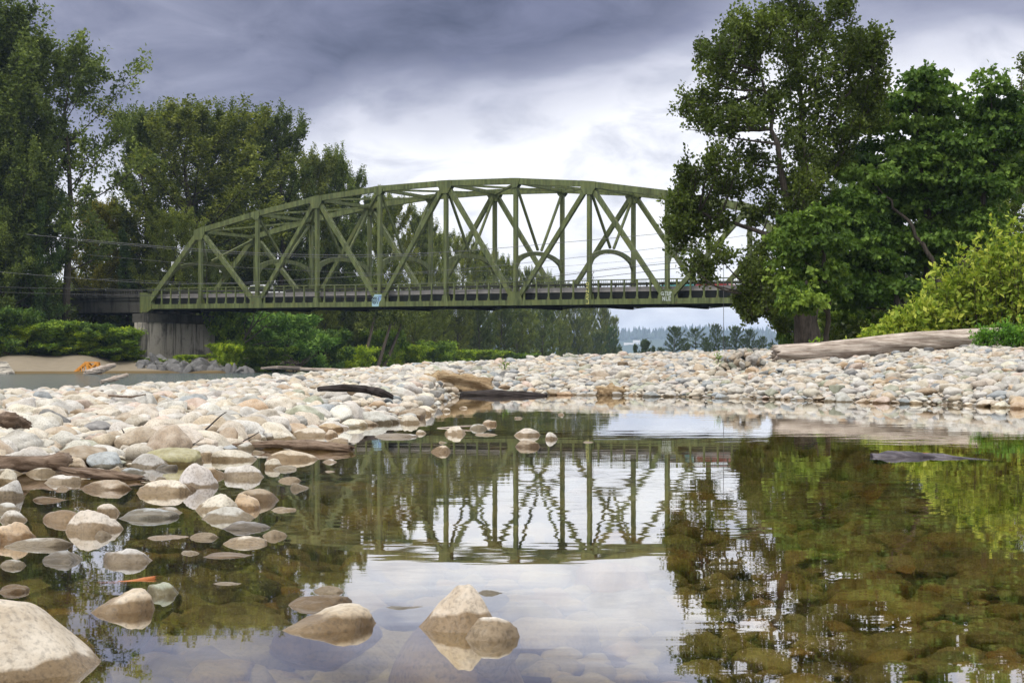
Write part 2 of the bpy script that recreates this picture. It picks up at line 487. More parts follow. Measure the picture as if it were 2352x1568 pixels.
# wooded hills far away
def build_hills():
    us = np.linspace(-3500, 6000, 260)
    V, Fs, tops = [], [], []
    prof = [(5600, 0.0), (6300, .75), (7000, 1.0), (7800, .9), (8800, 0)]
    for j, u in enumerate(us):
        h = 112 + 22 * sin(u * .004 + 1) + 10 * sin(u * .013) + 6 * sin(u * .04)
        for Y, t in prof:
            V.append(((u - CX) / F * Y, Y, h * t + 1.0))
        tops.append(h)
    k = len(prof)
    for i in range(len(us) - 1):
        for s in range(k - 1):
            Fs.append((i * k + s, (i + 1) * k + s, (i + 1) * k + s + 1, i * k + s + 1))
    link('hills', np_mesh('hills', np.array(V), np.array(Fs), True), M['hill'], kind='structure')
    # conifers and broadleaf crowns that read as one mass
    r = np.random.default_rng(3)
    n = 2600
    u = r.uniform(700, 2400, n); Y = r.uniform(5900, 7100, n); Y = np.where((u > 1415) & (u < 1525) & (Y < 6350), Y + 600, Y)
    t = np.interp(Y, [p[0] for p in prof], [p[1] for p in prof])
    z = np.interp(u, us, tops) * t
    X = (u - CX) / F * Y
    H = np.where(r.random(n) < .45, r.uniform(30, 52, n), r.uniform(18, 28, n))
    R = np.where(H > 29, H * .17, H * .42)
    V, Fs, tint = [], [], []
    for i in range(n):
        b = len(V); tone = r.uniform(0, 1)
        for lvl, (hz, rr) in enumerate(((.12, 1.0), (.5, .75), (.8, .36), (1, .02)) if H[i] > 29 else ((.1, .6), (.45, 1.0), (.8, .7), (1, .1))):
            for a in range(6):
                q = a * pi / 3 + r.uniform(-.3, .3); q2 = rr * R[i] * r.uniform(.75, 1.2)
                V.append((X[i] + cos(q) * q2, Y[i] + sin(q) * q2, z[i] + hz * H[i])); tint.append(tone)
        for l in range(3):
            for a in range(6):
                Fs.append((b + l * 6 + a, b + l * 6 + (a + 1) % 6, b + l * 6 + 6 + (a + 1) % 6, b + l * 6 + 6 + a))
    link('far_forest', np_mesh('far_forest', np.array(V), np.array(Fs), False, tint=np.array(tint)), M['conifer'], kind='stuff',
         label='hazy blue forest covering the far hillside', cat='forest')
build_hills()

# ------------------------------------------------------------------ sky, light, camera
def build_world():
    w = bpy.data.worlds.new('World'); scene.world = w; w.use_nodes = True
    nt = w.node_tree; nt.nodes.clear()
    out = N(nt, 'ShaderNodeOutputWorld'); bg = N(nt, 'ShaderNodeBackground')
    sky = N(nt, 'ShaderNodeTexSky', sky_type='NISHITA'); sky.sun_disc = False
    sky.sun_elevation = SUN_EL; sky.sun_rotation = SUN_ROT
    d = coords(nt, 'Generated')
    s = N(nt, 'ShaderNodeSeparateXYZ'); L(nt, d, s.inputs[0])
    el = math_(nt, 'ARCSINE', s.outputs[2])
    az = math_(nt, 'ARCTAN2', s.outputs[0], s.outputs[1])
    cv = N(nt, 'ShaderNodeCombineXYZ'); L(nt, az, cv.inputs[0]); L(nt, el, cv.inputs[1])
    n1 = noise(nt, scaled(nt, cv.outputs[0], (6.0, 13.0, 1)), 1.0, 6, .52, .3)
    n2 = noise(nt, scaled(nt, cv.outputs[0], (15.0, 36.0, 1)), 1.0, 7, .58, .5)
    n3 = noise(nt, scaled(nt, cv.outputs[0], (3.0, 60.0, 1)), 1.0, 3, .5)
    c1 = math_(nt, 'SUBTRACT', n1.outputs[0], .5); c2 = math_(nt, 'SUBTRACT', n2.outputs[0], .5)
    # the heavy bank over the middle, thinning to lavender cloud on both sides
    edge = ramp(nt, mapr(nt, az, -.35, .35, 0, 1), [(.0, .60), (.26, .66), (.36, .80), (.50, .83), (.60, .90), (.72, 1.0), (1.0, 1.0)])
    eb = math_(nt, 'MULTIPLY', edge.outputs[0], .212)
    h = math_(nt, 'SUBTRACT', el, eb)
    h = math_(nt, 'ADD', h, math_(nt, 'MULTIPLY', c1, .085))
    h = math_(nt, 'ADD', h, math_(nt, 'MULTIPLY', c2, .045))
    amount = ramp(nt, mapr(nt, az, -.35, .35, 0, 1), [(0, .50), (.20, .60), (.33, .95), (.56, 1.0), (.66, .80), (.78, .60), (1, .62)])
    dark = math_(nt, 'MULTIPLY', mapr(nt, h, -.012, .024, 0, 1), amount.outputs[0])
    mid = mapr(nt, h, -.040, .004, 0, 1)
    low = mapr(nt, el, .0, .048, 1, 0)
    white = ramp(nt, mapr(nt, math_(nt, 'ADD', n2.outputs[0], math_(nt, 'MULTIPLY', c1, .9)), .3, .70, 0, 1),
                 [(0, (5.3, 5.4, 6.1)), (.45, (8.0, 8.0, 8.4)), (1, (9.3, 9.3, 9.35))])
    lowc = mixc(nt, mapr(nt, n3.outputs[0], .35, .65, 0, 1), (5.2, 5.6, 7.4), (6.6, 7.0, 8.4))
    c = mixc(nt, math_(nt, 'MULTIPLY', low, .85), white.outputs[0], lowc)
    lav = mixc(nt, mapr(nt, n2.outputs[0], .3, .7, 0, 1), (2.0, 2.1, 3.2), (4.0, 4.1, 5.2))
    c = mixc(nt, math_(nt, 'MULTIPLY', mid, .92), c, lav)
    drk = mixc(nt, mapr(nt, math_(nt, 'ADD', n2.outputs[0], math_(nt, 'MULTIPLY', c1, .7)), .3, .7, 0, 1), (.48, .53, .98), (1.25, 1.33, 2.15))
    c = mixc(nt, math_(nt, 'MULTIPLY', dark, .95), c, drk)
    # above the picture the overcast thins and brightens
    up = mapr(nt, el, .240, .36, 0, 1)
    c = mixc(nt, up, c, (12.0, 11.9, 11.7))
    mixs = mixc(nt, .96, sky.outputs[0], c)
    L(nt, mixs, bg.inputs['Color']); bg.inputs['Strength'].default_value = .10
    L(nt, bg.outputs[0], out.inputs['Surface'])
SUN_EL = radians(52); SUN_ROT = radians(215)
build_world()
sun = bpy.data.lights.new('Sun', 'SUN'); sun.energy = 1.5; sun.angle = radians(12); sun.color = (1, .95, .87)
so = bpy.data.objects.new('Sun', sun); COL.objects.link(so)
# sky texture: rotation 0 = +Y, clockwise seen from above
sd = Vector((sin(SUN_ROT) * cos(SUN_EL), cos(SUN_ROT) * cos(SUN_EL), sin(SUN_EL)))
so.rotation_euler = sd.to_track_quat('Z', 'Y').to_euler(); so.location = (0, -20, 60)

cam = bpy.data.cameras.new('Camera'); co = bpy.data.objects.new('Camera', cam); COL.objects.link(co)
co.location = (0, 0, EYE); co.rotation_euler = (pi / 2, 0, 0)
cam.sensor_width = 36; cam.lens = 36 * F / 2352; cam.shift_y = 54 / 2352; cam.clip_start = .05; cam.clip_end = 20000
scene.camera = co
scene.view_settings.view_transform = 'Standard'; scene.view_settings.look = 'None'
scene.view_settings.exposure = 0.47; scene.view_settings.gamma = 1
scene.cycles.use_denoising = True
scene.cycles.max_bounces = 8; scene.cycles.transparent_max_bounces = 8; scene.cycles.volume_bounces = 1
scene.cycles.diffuse_bounces = 3; scene.cycles.glossy_bounces = 3

def build_haze():
    m, nt, out = new_mat('pale_haze')
    v = N(nt, 'ShaderNodeVolumePrincipled'); v.inputs['Color'].default_value = (.56, .72, 1.0, 1)
    v.inputs['Density'].default_value = .00010; v.inputs['Anisotropy'].default_value = 0
    L(nt, v.outputs[0], out.inputs['Volume'])
    b = MB()
    x, y0, y1, z0, z1 = 14000, -300, 9500, -2.6, 190
    vs = [(-x, y0, z0), (x, y0, z0), (x, y1, z0), (-x, y1, z0), (-x, y0, z1), (x, y0, z1), (x, y1, z1), (-x, y1, z1)]
    b.add(vs, [(3, 2, 1, 0), (4, 5, 6, 7), (0, 1, 5, 4), (1, 2, 6, 5), (2, 3, 7, 6), (3, 0, 4, 7)])
    b.build('haze', m, kind='stuff')
build_haze()

# ------------------------------------------------------------------ stones
def ico(sub):
    import bmesh
    bm = bmesh.new(); bmesh.ops.create_icosphere(bm, subdivisions=sub, radius=1)
    v = np.array([p.co[:] for p in bm.verts]); f = np.array([[w.index for w in q.verts] for q in bm.faces]); bm.free()
    return v, f
ICO = {s: ico(s) for s in (2, 3, 4, 5)}
def stone_shape(sub, seed, lump=.10, cuts=4, depth=(.62, .92), soft=.12, fine=.012):
    r = np.random.default_rng(seed)
    v, f = ICO[sub]; v = v.copy()
    d = v / np.linalg.norm(v, axis=1, keepdims=True)
    rad = np.ones(len(v))
    for i in range(6):
        k = r.normal(size=3) * (1.2 + .5 * i); rad += lump / (1 + .5 * i) * np.sin(d @ k + r.uniform(0, 6.3))
    v = d * rad[:, None]
    for i in range(cuts):
        n = r.normal(size=3); n /= np.linalg.norm(n); h = r.uniform(*depth)
        x = v @ n - h
        push = np.where(x > -soft, np.maximum(x, 0) * .9 + .25 * np.clip(soft - np.abs(x), 0, soft) * .5, 0)
        v = v - n * push[:, None]
    if fine:
        for i in range(5):
            k = r.normal(size=3) * (7 + 3 * i); v *= (1 + fine / (1 + .4 * i) * np.sin(d @ k + r.uniform(0, 6.3)))[:, None]
    v -= (v.max(0) + v.min(0)) / 2
    v /= np.abs(v).max(0)
    return v, f
PROTO_HI = [stone_shape(4, 100 + i, .10, 3 + i % 6, (.52, .92), soft=.10 if i % 2 else .035, fine=.024) for i in range(12)]
PROTO_MESH = [np_mesh('river_stone', *p) for p in PROTO_HI]
for q in PROTO_MESH: q.materials.append(M['stone'])
PROTO_LO = [stone_shape(2, 200 + i, .10, 5, (.54, .90), soft=.05, fine=0) for i in range(14)]
PROTO_MID = [stone_shape(3, 200 + i, .10, 5, (.54, .90), soft=.05, fine=.022) for i in range(14)]

PAL = {'cream': (.54, .49, .415), 'pale grey': (.53, .515, .485), 'light grey': (.42, .415, .40), 'blue-grey': (.27, .305, .34),
       'tan': (.43, .355, .265), 'orange-tan': (.45, .33, .215), 'dark grey': (.15, .155, .165), 'greenish grey': (.33, .35, .275),
       'brown': (.27, .205, .135), 'pinkish': (.47, .375, .32), 'olive': (.30, .285, .15)}
def shade(c, r, s=.12):
    k = 1 + r.uniform(-s, s); return tuple(min(.62, x * k * (1 + r.uniform(-.02, .02))) for x in c)

STONES = []          # (u, v_top, v_bottom, w) of every single stone, for naming and for keeping the loose cobbles clear
N_STONE = [0]
def place_stone(u, vb, w, h, col, label, group=None, Y=None, wet=True, proto=None, ry=None, depth=.75, tilt=(0, 0), rz=None, extra=None, name='river_stone'):
    """stone whose front foot shows at (u, vb), w wide and h high in picture units"""
    r = np.random.default_rng(int(u * 13 + vb * 7) % 99991)
    if Y is None:
        if wet: Yf, zg = (EYE * F / (vb - HOR)), 0.0
        else: Yf, zg = hit(u, vb)
    else: Yf = Y; zg = EYE - (vb - HOR) * Y / F
    W = w * Yf / F
    Yc = Yf + depth * W * .5
    W = w * Yc / F
    zt = EYE - (vb - h - HOR) * Yc / F
    if wet:
        zb = float(terrain(u, Yc)) - .02
        zb = min(zb, -.05, zt - .45 * W)
        if zt - zb > 1.3 * W: zb = zt - 1.3 * W
    else:
        zb = zg - .12 * W - .3 * max(zt - zg, 0.02)
    c = (zt - zb) / 2
    if wet: c = min(c, max(1.7 * zt, .03))
    z0 = zt - c
    q = ((0.0 if wet else zg) - z0) / c
    k = sqrt(max(.12, 1 - q * q)) if q > 0 else 1.0
    a = W / 2 / k * 1.02; b = min(a * depth, a)
    pm = PROTO_MESH[proto if proto is not None else int(r.integers(0, 12))]
    o = link(name, pm, None, loc=((u - CX) * Yc / F, Yc, z0), color=col, label=label, cat='stone', group=group)
    o.scale = (a, b, c)
    rot = (radians(r.uniform(-5, 5)) + tilt[0], radians(r.uniform(-4, 4)) + tilt[1], (0 if r.random() < .5 else pi) + radians(r.uniform(-12, 12)) if rz is None else rz)
    o.rotation_euler = rot
    STONES.append((u, vb - h, vb, w, (u - CX) * Yc / F, Yc, a, b))
    N_STONE[0] += 1
    return o
C1 = lambda x, y: (x * .3516, 826.9 + y * .3516)
C2 = lambda x, y: (x * .3516, 1194.4 + y * .3516)
C4 = lambda x, y: (551.3 + x * .4297, 1194.4 + y * .4297)
C3 = lambda x, y: (551.3 + x * .3906, 826.9 + y * .3906)
SC = {C1: .3516, C2: .3516, C3: .3906, C4: .4297}
POOL = [
 (C1,1100,690,420,120,'olive','big mossy olive boulder at the edge of the left bar in shallow water'),
 (C1,1290,830,270,160,'pale grey','tall rounded grey-white boulder in the water before the mossy olive boulder'),
 (C1,1075,875,330,95,'cream','cream-topped stone just left of and before the tall grey-white boulder'),
 (C1,1240,852,100,40,'brown','small brown stone between the cream-topped stone and the tall grey-white boulder'),
 (C1,700,850,300,70,'brown','low brown stone in the water before the rotten brown plank'),
 (C1,1545,655,300,75,'cream','cream boulder with wet lower half right of the mossy olive boulder'),
 (C1,1610,770,270,90,'pale grey','pale stone standing in water right of the tall grey-white boulder'),
 (C1,1920,655,380,70,'tan','long flat tan stone lying before the split driftwood piece'),
 (C1,1790,705,120,65,'cream','rounded cream stone at the left end of the long flat tan stone'),
 (C1,1855,717,160,30,'light grey','flat grey stone peeking out before the rounded cream stone'),
 (C1,2150,668,110,22,'pale grey','pale pointed sliver of stone right of the long flat tan stone'),
 (C1,2150,730,110,12,'pale grey','thin white sliver of stone before the pale pointed sliver'),
 (C1,1895,792,140,32,'pale grey','pale low stone alone in water below the flat grey stone'),
 (C1,1960,840,130,38,'light grey','diamond-shaped pale stone alone on the dark water'),
 (C1,1410,990,300,118,'cream','large cream domed stone with brown wet foot in the left group of the pool'),
 (C1,1600,975,210,108,'orange-tan','orange-tan stone leaning behind the large cream domed stone'),
 (C1,1695,925,280,92,'brown','brown rounded stone at the back right of the cream domed stone'),
 (C1,1480,1048,390,88,'light grey','broad grey-lilac stone before the large cream domed stone'),
 (C1,1605,1110,330,62,'dark grey','dark grey stone with a white cap before the broad grey-lilac stone'),
 (C1,1840,985,160,28,'pale grey','lone flat white stone right of the broad grey-lilac stone'),
 (C1,1800,1155,180,52,'pale grey','pale stone at the right end of the dark white-capped stone'),
 (C1,1590,1210,280,58,'cream','pale domed stone nearest the camera in the left group of the pool'),
 (C1,625,1120,390,155,'cream','big angular cream rock with a sharp peak in the left shallows'),
 (C1,430,1055,270,80,'tan','tan stone tucked behind the left flank of the angular peaked rock'),
 (C1,715,1005,150,72,'cream','small cream stone behind the angular peaked rock'),
 (C1,680,1155,120,48,'light grey','small round grey stone at the foot of the angular peaked rock'),
 (C1,955,1038,380,72,'blue-grey','long blue-grey stone with a pale back right of the angular peaked rock'),
 (C1,1105,1005,190,50,'light grey','grey stone behind the right end of the long blue-grey stone'),
 (C1,1075,1172,300,30,'cream','flat cream stone barely above the water between the left stones'),
 (C1,115,1185,250,135,'orange-tan','big orange-brown boulder with a crack at the left edge'),
 (C1,240,1228,410,66,'light grey','long low grey stone before the orange-brown boulder'),
 (C1,90,1052,210,76,'pale grey','pale flat-topped stone behind the orange-brown boulder'),
 (C1,50,985,170,58,'light grey','dull grey stone half out of frame behind the pale flat-topped stone'),
 (C1,50,812,150,105,'cream','cream boulder at the left edge before the knotted log'),
 (C1,60,905,180,120,'light grey','grey angular boulder at the left edge below the cream boulder'),
 (C1,395,805,240,58,'pale grey','white flat stone beside the left end of the rotten brown plank'),
 (C1,420,845,110,28,'pale grey','small white stone just before the white flat stone'),
 (C1,210,705,180,44,'greenish grey','dark green stone against the knotted log'),
 (C1,350,730,150,32,'cream','pale stone between the knotted log and the white flat stone'),
 (C1,870,740,180,42,'blue-grey','blue-grey stone lying on the far side of the rotten brown plank'),
 (C1,1080,715,150,36,'dark grey','dark stone left of the tall grey-white boulder'),
 (C1,780,690,90,30,'greenish grey','small green stone beside the rotten brown plank'),
 (C1,640,680,160,44,'orange-tan','flat orange-tan stone at the root end of the knotted log'),
 (C1,1420,760,140,60,'tan','tan stone between the tall grey-white boulder and the pale stone right of it'),
 (C1,1050,790,100,32,'light grey','little grey stone behind the cream-topped stone'),
 (C1,1320,640,150,45,'cream','low cream stone behind the wet-footed cream boulder'),
 (C1,1690,605,80,20,'pale grey','small pale stone before the split driftwood piece'),
 (C2,415,280,310,80,'dark grey','smooth slate-dark stone in the left foreground water'),
 (C2,850,282,320,100,'light grey','blue-white dome stone right of the slate-dark stone'),
 (C2,80,305,160,50,'light grey','small grey dome at the left edge below the long low grey stone'),
 (C2,800,612,420,158,'tan','big tan dome with a brown wet ring in the left foreground'),
 (C2,1075,490,205,92,'greenish grey','greenish round stone behind the right side of the tan dome'),
 (C2,1455,422,160,20,'light grey','flat pale stone barely breaking the water right of the greenish stone'),
 (C2,80,475,200,58,'brown','brown stone with a dark crack at the left edge above the front boulder'),
 (C2,255,720,170,70,'orange-tan','orange-tan stone hidden behind the shoulder of the front boulder'),
 (C4,460,600,545,136,'tan','long tan-brown humped stone in the sky reflection'),
 (C4,425,470,335,72,'brown','speckled brown stone behind the tan-brown humped stone'),
 (C4,480,388,155,38,'light grey','small lilac-grey stone behind the speckled brown stone'),
 (C4,1350,645,275,130,'pale grey','round stone with white top and grey wet side leaning on the pointed rock'),
 (C4,1340,395,145,27,'blue-grey','flat grey stone behind the pointed rock'),
 (C4,920,468,165,14,'blue-grey','thin blue-grey sliver of stone left of the pointed rock'),
 (C3,1690,445,185,45,'cream','pale domed stone in mid pool right of the grey slab'),
 (C3,1830,465,80,44,'pale grey','small peaked stone right of the pale domed stone in mid pool'),
 (C3,1690,512,140,42,'brown','brown stone before the pale domed stone in mid pool'),
 (C3,1180,542,130,42,'tan','tan humped stone alone before the grey slab'),
 (C3,1460,380,90,30,'tan','small tan stone at the far right of the slab group'),
 (C3,1400,405,100,30,'light grey','small grey stone before the small tan stone of the slab group'),
 (C3,1275,437,165,48,'cream','rounded cream stone resting on the flat grey slab'),
 (C3,920,455,245,26,'light grey','long flat slab barely above the water in mid pool'),
 (C3,1065,432,70,24,'cream','little cream stone behind the flat slab'),
 (C3,1450,442,140,14,'cream','thin cream spit of stone right of the flat slab'),
 (C3,1640,344,50,12,'pale grey','tiny pale stone alone beyond the pale domed stone'),
 (C3,1890,322,42,16,'pale grey','tiny white stone farthest to the right in the pool'),
 (C3,1212,302,50,22,'cream','small cream stone off the tip of the left bar'),
 (C3,1310,284,50,14,'tan','small tan stone off the tip of the left bar'),
 (C3,1200,486,60,10,'pale grey','tiny white stone between the slab and the tan humped stone'),
 (C3,300,414,72,12,'pale grey','tiny pale stone beside the split driftwood piece'),
 (C3,430,448,220,54,'cream','cream stone above the split driftwood piece'),
 (C3,530,452,110,46,'tan','tan stone beside the cream stone above the split driftwood'),
 (C3,570,488,130,34,'cream','flat stone at the tip of the split driftwood piece'),
 (C3,1180,208,46,16,'pale grey','white stone in front of the tan driftwood chunk'),
 (C3,860,362,100,44,'cream','peaked cream stone at the waterline of the left bar'),
 (C3,1000,372,130,52,'cream','last peaked stone at the point of the left bar'),
 (C3,700,362,100,46,'tan','tan wedge of stone on the left bar waterline'),
 (C3,500,388,170,26,'light grey','low grey stone awash at the left bar waterline'),
 (C3,930,330,110,60,'pale grey','pale stone at the bar point behind the peaked stones'),
 (C3,2050,484,60,8,'pale grey','tiny flat stone farthest right of mid pool'),
]
for fn, cx, cy, w, h, col, lab in POOL:
    u, v = fn(cx, cy); s = SC[fn]
    place_stone(u, v, w * s, h * s, shade(PAL[col], RNG, .06), lab, proto=5 if 'long tan-brown' in lab else None, group='stones standing in the pool')

SHALLOW = []
sr = np.random.default_rng(88)
for _ in range(400):
    u, v = sr.uniform(0, 660), sr.uniform(1080, 1300)
    w, h = sr.uniform(38, 105), sr.uniform(8, 26)
    if u > 640 - (v - 1080) * .3 or any(abs(u - q[0]) < (w + q[3]) * .52 and -h * .6 < v - q[1] + 6 and v - q[2] < h + 6 for q in STONES): continue
    cn = ['cream', 'light grey', 'pale grey', 'tan', 'blue-grey', 'brown'][int(sr.integers(0, 6))]
    o = place_stone(u, v, w, h, shade(PAL[cn], sr, .1), None, group='flat stones awash in the left shallows'); SHALLOW.append((o, cn, u, v, w))
    if len(SHALLOW) >= 30: break
def special_stone(name, seed, u, vb, w, h, col, lab, shaper, depth=.7, sub=5):
    Yf = EYE * F / (vb - HOR); W = w * Yf / F; Yc = Yf + depth * W / 2; W = w * Yc / F
    zt = EYE - (vb - h - HOR) * Yc / F
    v, f = stone_shape(sub, seed, .05, 3, (.75, .95), fine=.010)
    v = shaper(v.copy())
    zmin = v[:, 2].min(); v[:, 2] = (v[:, 2] - zmin)
    zb = min(float(terrain(u, Yc)) - .02, -.06)
    v[:, 2] = v[:, 2] / v[:, 2].max() * (zt - zb) + zb
    above = v[v[:, 2] > 0]
    sx = W / (above[:, 0].max() - above[:, 0].min()); cx = (above[:, 0].max() + above[:, 0].min()) / 2
    v[:, 0] = (v[:, 0] - cx) * sx; v[:, 1] *= sx * depth
    m = np_mesh(name, v, f)
    o = link(name, m, M['stone'], loc=((u - CX) * Yc / F, Yc, 0), color=col, label=lab, cat='stone', group='stones standing in the pool')
    STONES.append((u, vb - h, vb, w, (u - CX) * Yc / F, Yc, W / 2, W / 2 * depth)); N_STONE[0] += 1
    return o
def pointed(v):
    t = (v[:, 2] + 1) / 2
    k = np.interp(t, [0, .3, .5, .85, 1], [.55, 1.05, .82, .40, .30])
    v[:, 0] = v[:, 0] * k + .10 * (t - .4); v[:, 1] *= k
    v[:, 0] += np.where((v[:, 0] > .1) & (t > .5), .04, 0)
    return v
def front_boulder(v):
    t = (v[:, 2] + 1) / 2
    v[:, 0] = v[:, 0] * np.interp(t, [0, .3, .6, 1], [1.05, 1.0, .86, .55]) - .12 * t
    v[:, 2] *= .8
    return v
special_stone('river_stone', 41, *C4(1170, 600), 402 * .4297, 258 * .4297, (.50, .43, .35), 'tall pointed triangular rock with a dry pale tip and dark wet base', pointed, .8)
special_stone('river_stone', 77, 5, 1562, 425, 190, (.50, .44, .36), 'huge smooth cream boulder filling the bottom left corner', front_boulder, .85)

BAR = [
 (C1,385,528,275,100,'tan'),(C1,290,580,230,70,'tan'),(C1,540,607,300,85,'greenish grey'),(C1,1500,525,250,135,'cream'),(C1,1240,520,270,110,'cream'),
 (C1,280,440,270,95,'pinkish'),(C1,660,432,330,75,'cream'),(C1,950,452,310,55,'cream'),(C1,160,540,190,75,'pale grey'),(C1,30,480,180,50,'cream'),
 (C1,895,615,200,75,'pale grey'),(C1,180,637,180,52,'light grey'),(C1,590,345,150,85,'cream'),(C1,395,325,150,65,'tan'),(C1,1450,338,150,62,'light grey'),
 (C1,945,245,110,45,'olive'),(C1,1100,242,90,42,'tan'),(C1,1035,248,70,38,'brown'),(C1,790,262,100,32,'brown'),(C1,870,180,110,42,'tan'),
 (C1,1060,210,120,72,'pale grey'),(C1,1550,132,56,40,'orange-tan'),(C1,2030,235,140,48,'pale grey'),(C1,1205,310,170,62,'pale grey'),(C1,75,350,160,52,'tan'),
 (C1,1070,333,170,52,'tan'),(C1,160,262,110,52,'light grey'),(C1,620,505,200,48,'cream'),(C1,1390,430,150,60,'pinkish'),(C1,850,570,260,52,'cream'),
 (C1,1330,585,190,80,'cream'),(C1,1160,560,140,55,'cream'),(C1,760,500,210,45,'light grey'),(C1,40,630,180,110,'pale grey'),(C1,470,640,190,42,'pale grey'),
 (C1,1180,450,260,48,'cream'),(C1,560,235,140,45,'pale grey'),(C1,1220,270,140,50,'light grey'),(C1,330,190,120,40,'cream'),(C1,700,205,110,40,'pinkish'),
]
BAR_PLACED = []
for fn, cx, cy, w, h, col in BAR:
    u, v = fn(cx, cy); s = SC[fn]
    c = shade(PAL[col], RNG, .06)
    o = place_stone(u, v, w * s, h * s, c, None, wet=False)
    BAR_PLACED.append((o, col, u, v, w * s))

# the heap of stones by the log
HEAP = []
hr = np.random.default_rng(5)
for k in range(70):
    lv = k / 70
    ang = hr.uniform(0, 2 * pi); rr = sqrt(hr.uniform(0, 1)) * (1 - .0 * lv)
    X0, Y0 = (1705 - CX) * 37.2 / F, 37.2
    x = X0 + cos(ang) * rr * .62; y = Y0 + sin(ang) * rr * .5
    z = ground_at(x, y) + .50 * (1 - rr ** 1.7) - .01
    a = hr.uniform(.06, .12) if k > 22 else hr.uniform(.10, .15)
    col = ['cream', 'pale grey', 'tan', 'light grey', 'greenish grey', 'blue-grey'][int(hr.integers(0, 6))]
    o = link('river_stone', PROTO_MESH[int(hr.integers(0, 12))], None, loc=(x, y, z), color=shade(tuple(q * .72 for q in PAL[col]), hr), cat='stone', group='stones piled in the heap by the big log')
    o.scale = (a, a * .8, a * hr.uniform(.6, .95)); o.rotation_euler = (hr.uniform(-.7, .7), hr.uniform(-.9, .9), hr.uniform(0, 6))
    u = CX + F * x / y; v = HOR + F * (EYE - z) / y
    HEAP.append((o, col, u, v, 2 * a * F / y))

# loose cobbles of the gravel bar: thrown down without overlap, biggest first
def throw():
    r = np.random.default_rng(11)
    cand = []
    def batch(n, u0, u1, ya, yb, med, sig, lo, hi):
        u = r.uniform(u0, u1, n); yw = interp(u, U_W, Y_W); yc = interp(u, U_C, Y_C)
        t0 = yw - .5; t1 = yc + 1.5
        Y = np.sqrt(r.uniform(np.maximum(t0, ya) ** 2, np.maximum(np.minimum(t1, yb), np.maximum(t0, ya) + .01) ** 2))
        ok = (Y > t0) & (Y < t1)
        a = np.clip(np.exp(r.normal(math.log(med), sig, n)), lo, hi)
        for i in np.nonzero(ok)[0]: cand.append((a[i], (u[i] - CX) / F * Y[i], Y[i], u[i]))
    batch(5000, -260, 1040, 8, 16.5, .076, .45, .03, .18)
    batch(12000, -260, 1040, 15, 40, .062, .38, .03, .13)
    batch(22000, -260, 1040, 8, 40, .042, .25, .025, .07)
    batch(30000, 900, 2700, 20, 62, .064, .48, .028, .18)
    batch(30000, 900, 2700, 20, 45, .048, .22, .03, .08)
    cand.sort(key=lambda q: -q[0])
    cell = .30; grid = {}; out = []
    big = [(s[4], s[5], max(s[6], s[7]) * .8) for s in STONES]
    def put(x, y, rad):
        grid.setdefault((int(x // cell), int(y // cell)), []).append((x, y, rad))
    for s in STONES:
        k = max(1, int(s[6] / .1))
        for i in range(-k, k + 1):
            put(s[4] + s[6] * .85 * i / k, s[5], s[7] * .75)
    for a, x, y, u in cand:
        i, j = int(x // cell), int(y // cell); rad = a * .84; ok = True
        for ii in (i - 1, i, i + 1):
            for jj in (j - 1, j, j + 1):
                for (px, py, pr) in grid.get((ii, jj), ()):
                    d = (px - x) ** 2 + (py - y) ** 2
                    if d < ((pr + rad) * .86) ** 2: ok = False; break
                if not ok: break
            if not ok: break
        if ok:
            put(x, y, rad); out.append((a, x, y, u))
    return out
LOOSE = throw()
def palette_pick(r, left):
    names = ['cream', 'pale grey', 'light grey', 'tan', 'pinkish', 'blue-grey', 'orange-tan', 'greenish grey', 'dark grey', 'brown']
    p = [.33, .27, .14, .09, .05, .04, .02, .02, .02, .02] if left else [.24, .22, .19, .10, .03, .08, .03, .045, .035, .03]
    return names[int(r.choice(len(names), p=p))]
def rotm(rx, ry, rz):
    cx, sx, cy, sy, cz, sz = cos(rx), sin(rx), cos(ry), sin(ry), cos(rz), sin(rz)
    return np.array([[cz * cy, cz * sy * sx - sz * cx, cz * sy * cx + sz * sx], [sz * cy, sz * sy * sx + cz * cx, sz * sy * cx - cz * sx], [-sy, cy * sx, cy * cx]])
LOOSE_PLACED = []
def build_loose():
    r = np.random.default_rng(21)
    LOOSE.sort(key=lambda q: -q[0] / q[2])
    room = 296 - N_STONE[0] - len(HEAP)
    V, Fs, Cs, b = [], [], [], 0
    for i, (a, x, y, u) in enumerate(LOOSE):
        left = u < 1000
        cn = palette_pick(r, left); c = shade(PAL[cn], r, .22)
        if not left: c = tuple(q * .92 for q in c)
        flat = r.uniform(.38, .74); bb = r.uniform(.7, .95)
        rot = (r.uniform(-.28, .28), r.uniform(-.28, .28), r.uniform(0, 2 * pi))
        zg = ground_at(x, y); z = zg + a * flat * r.uniform(.25, .62)
        inview = -5 < u < 2357
        if room > 0 and inview:
            room -= 1; N_STONE[0] += 1
            o = link('river_stone', PROTO_MESH[int(r.integers(0, 12))], None, loc=(x, y, z), color=c, cat='stone')
            o.scale = (a, a * bb, a * flat); o.rotation_euler = rot
            LOOSE_PLACED.append((o, cn, u, HOR + F * (EYE - z) / y, 2 * a * F / y))
            continue
        pv, pf = (PROTO_MID if a / y > .0035 else PROTO_LO)[int(r.integers(0, 14))]
        v = (pv * (a, a * bb, a * flat)) @ rotm(*rot).T + (x, y, z)
        V.append(v); Fs.append(pf + b); b += len(v); Cs.append(np.tile(c, (len(v), 1)))
    m = np_mesh('cobbles', np.concatenate(V), np.concatenate(Fs), True, color=np.concatenate(Cs))
    link('cobbles', m, M['stones'], kind='stuff', label='countless pale rounded cobbles covering the gravel bar', cat='cobbles')
build_loose()

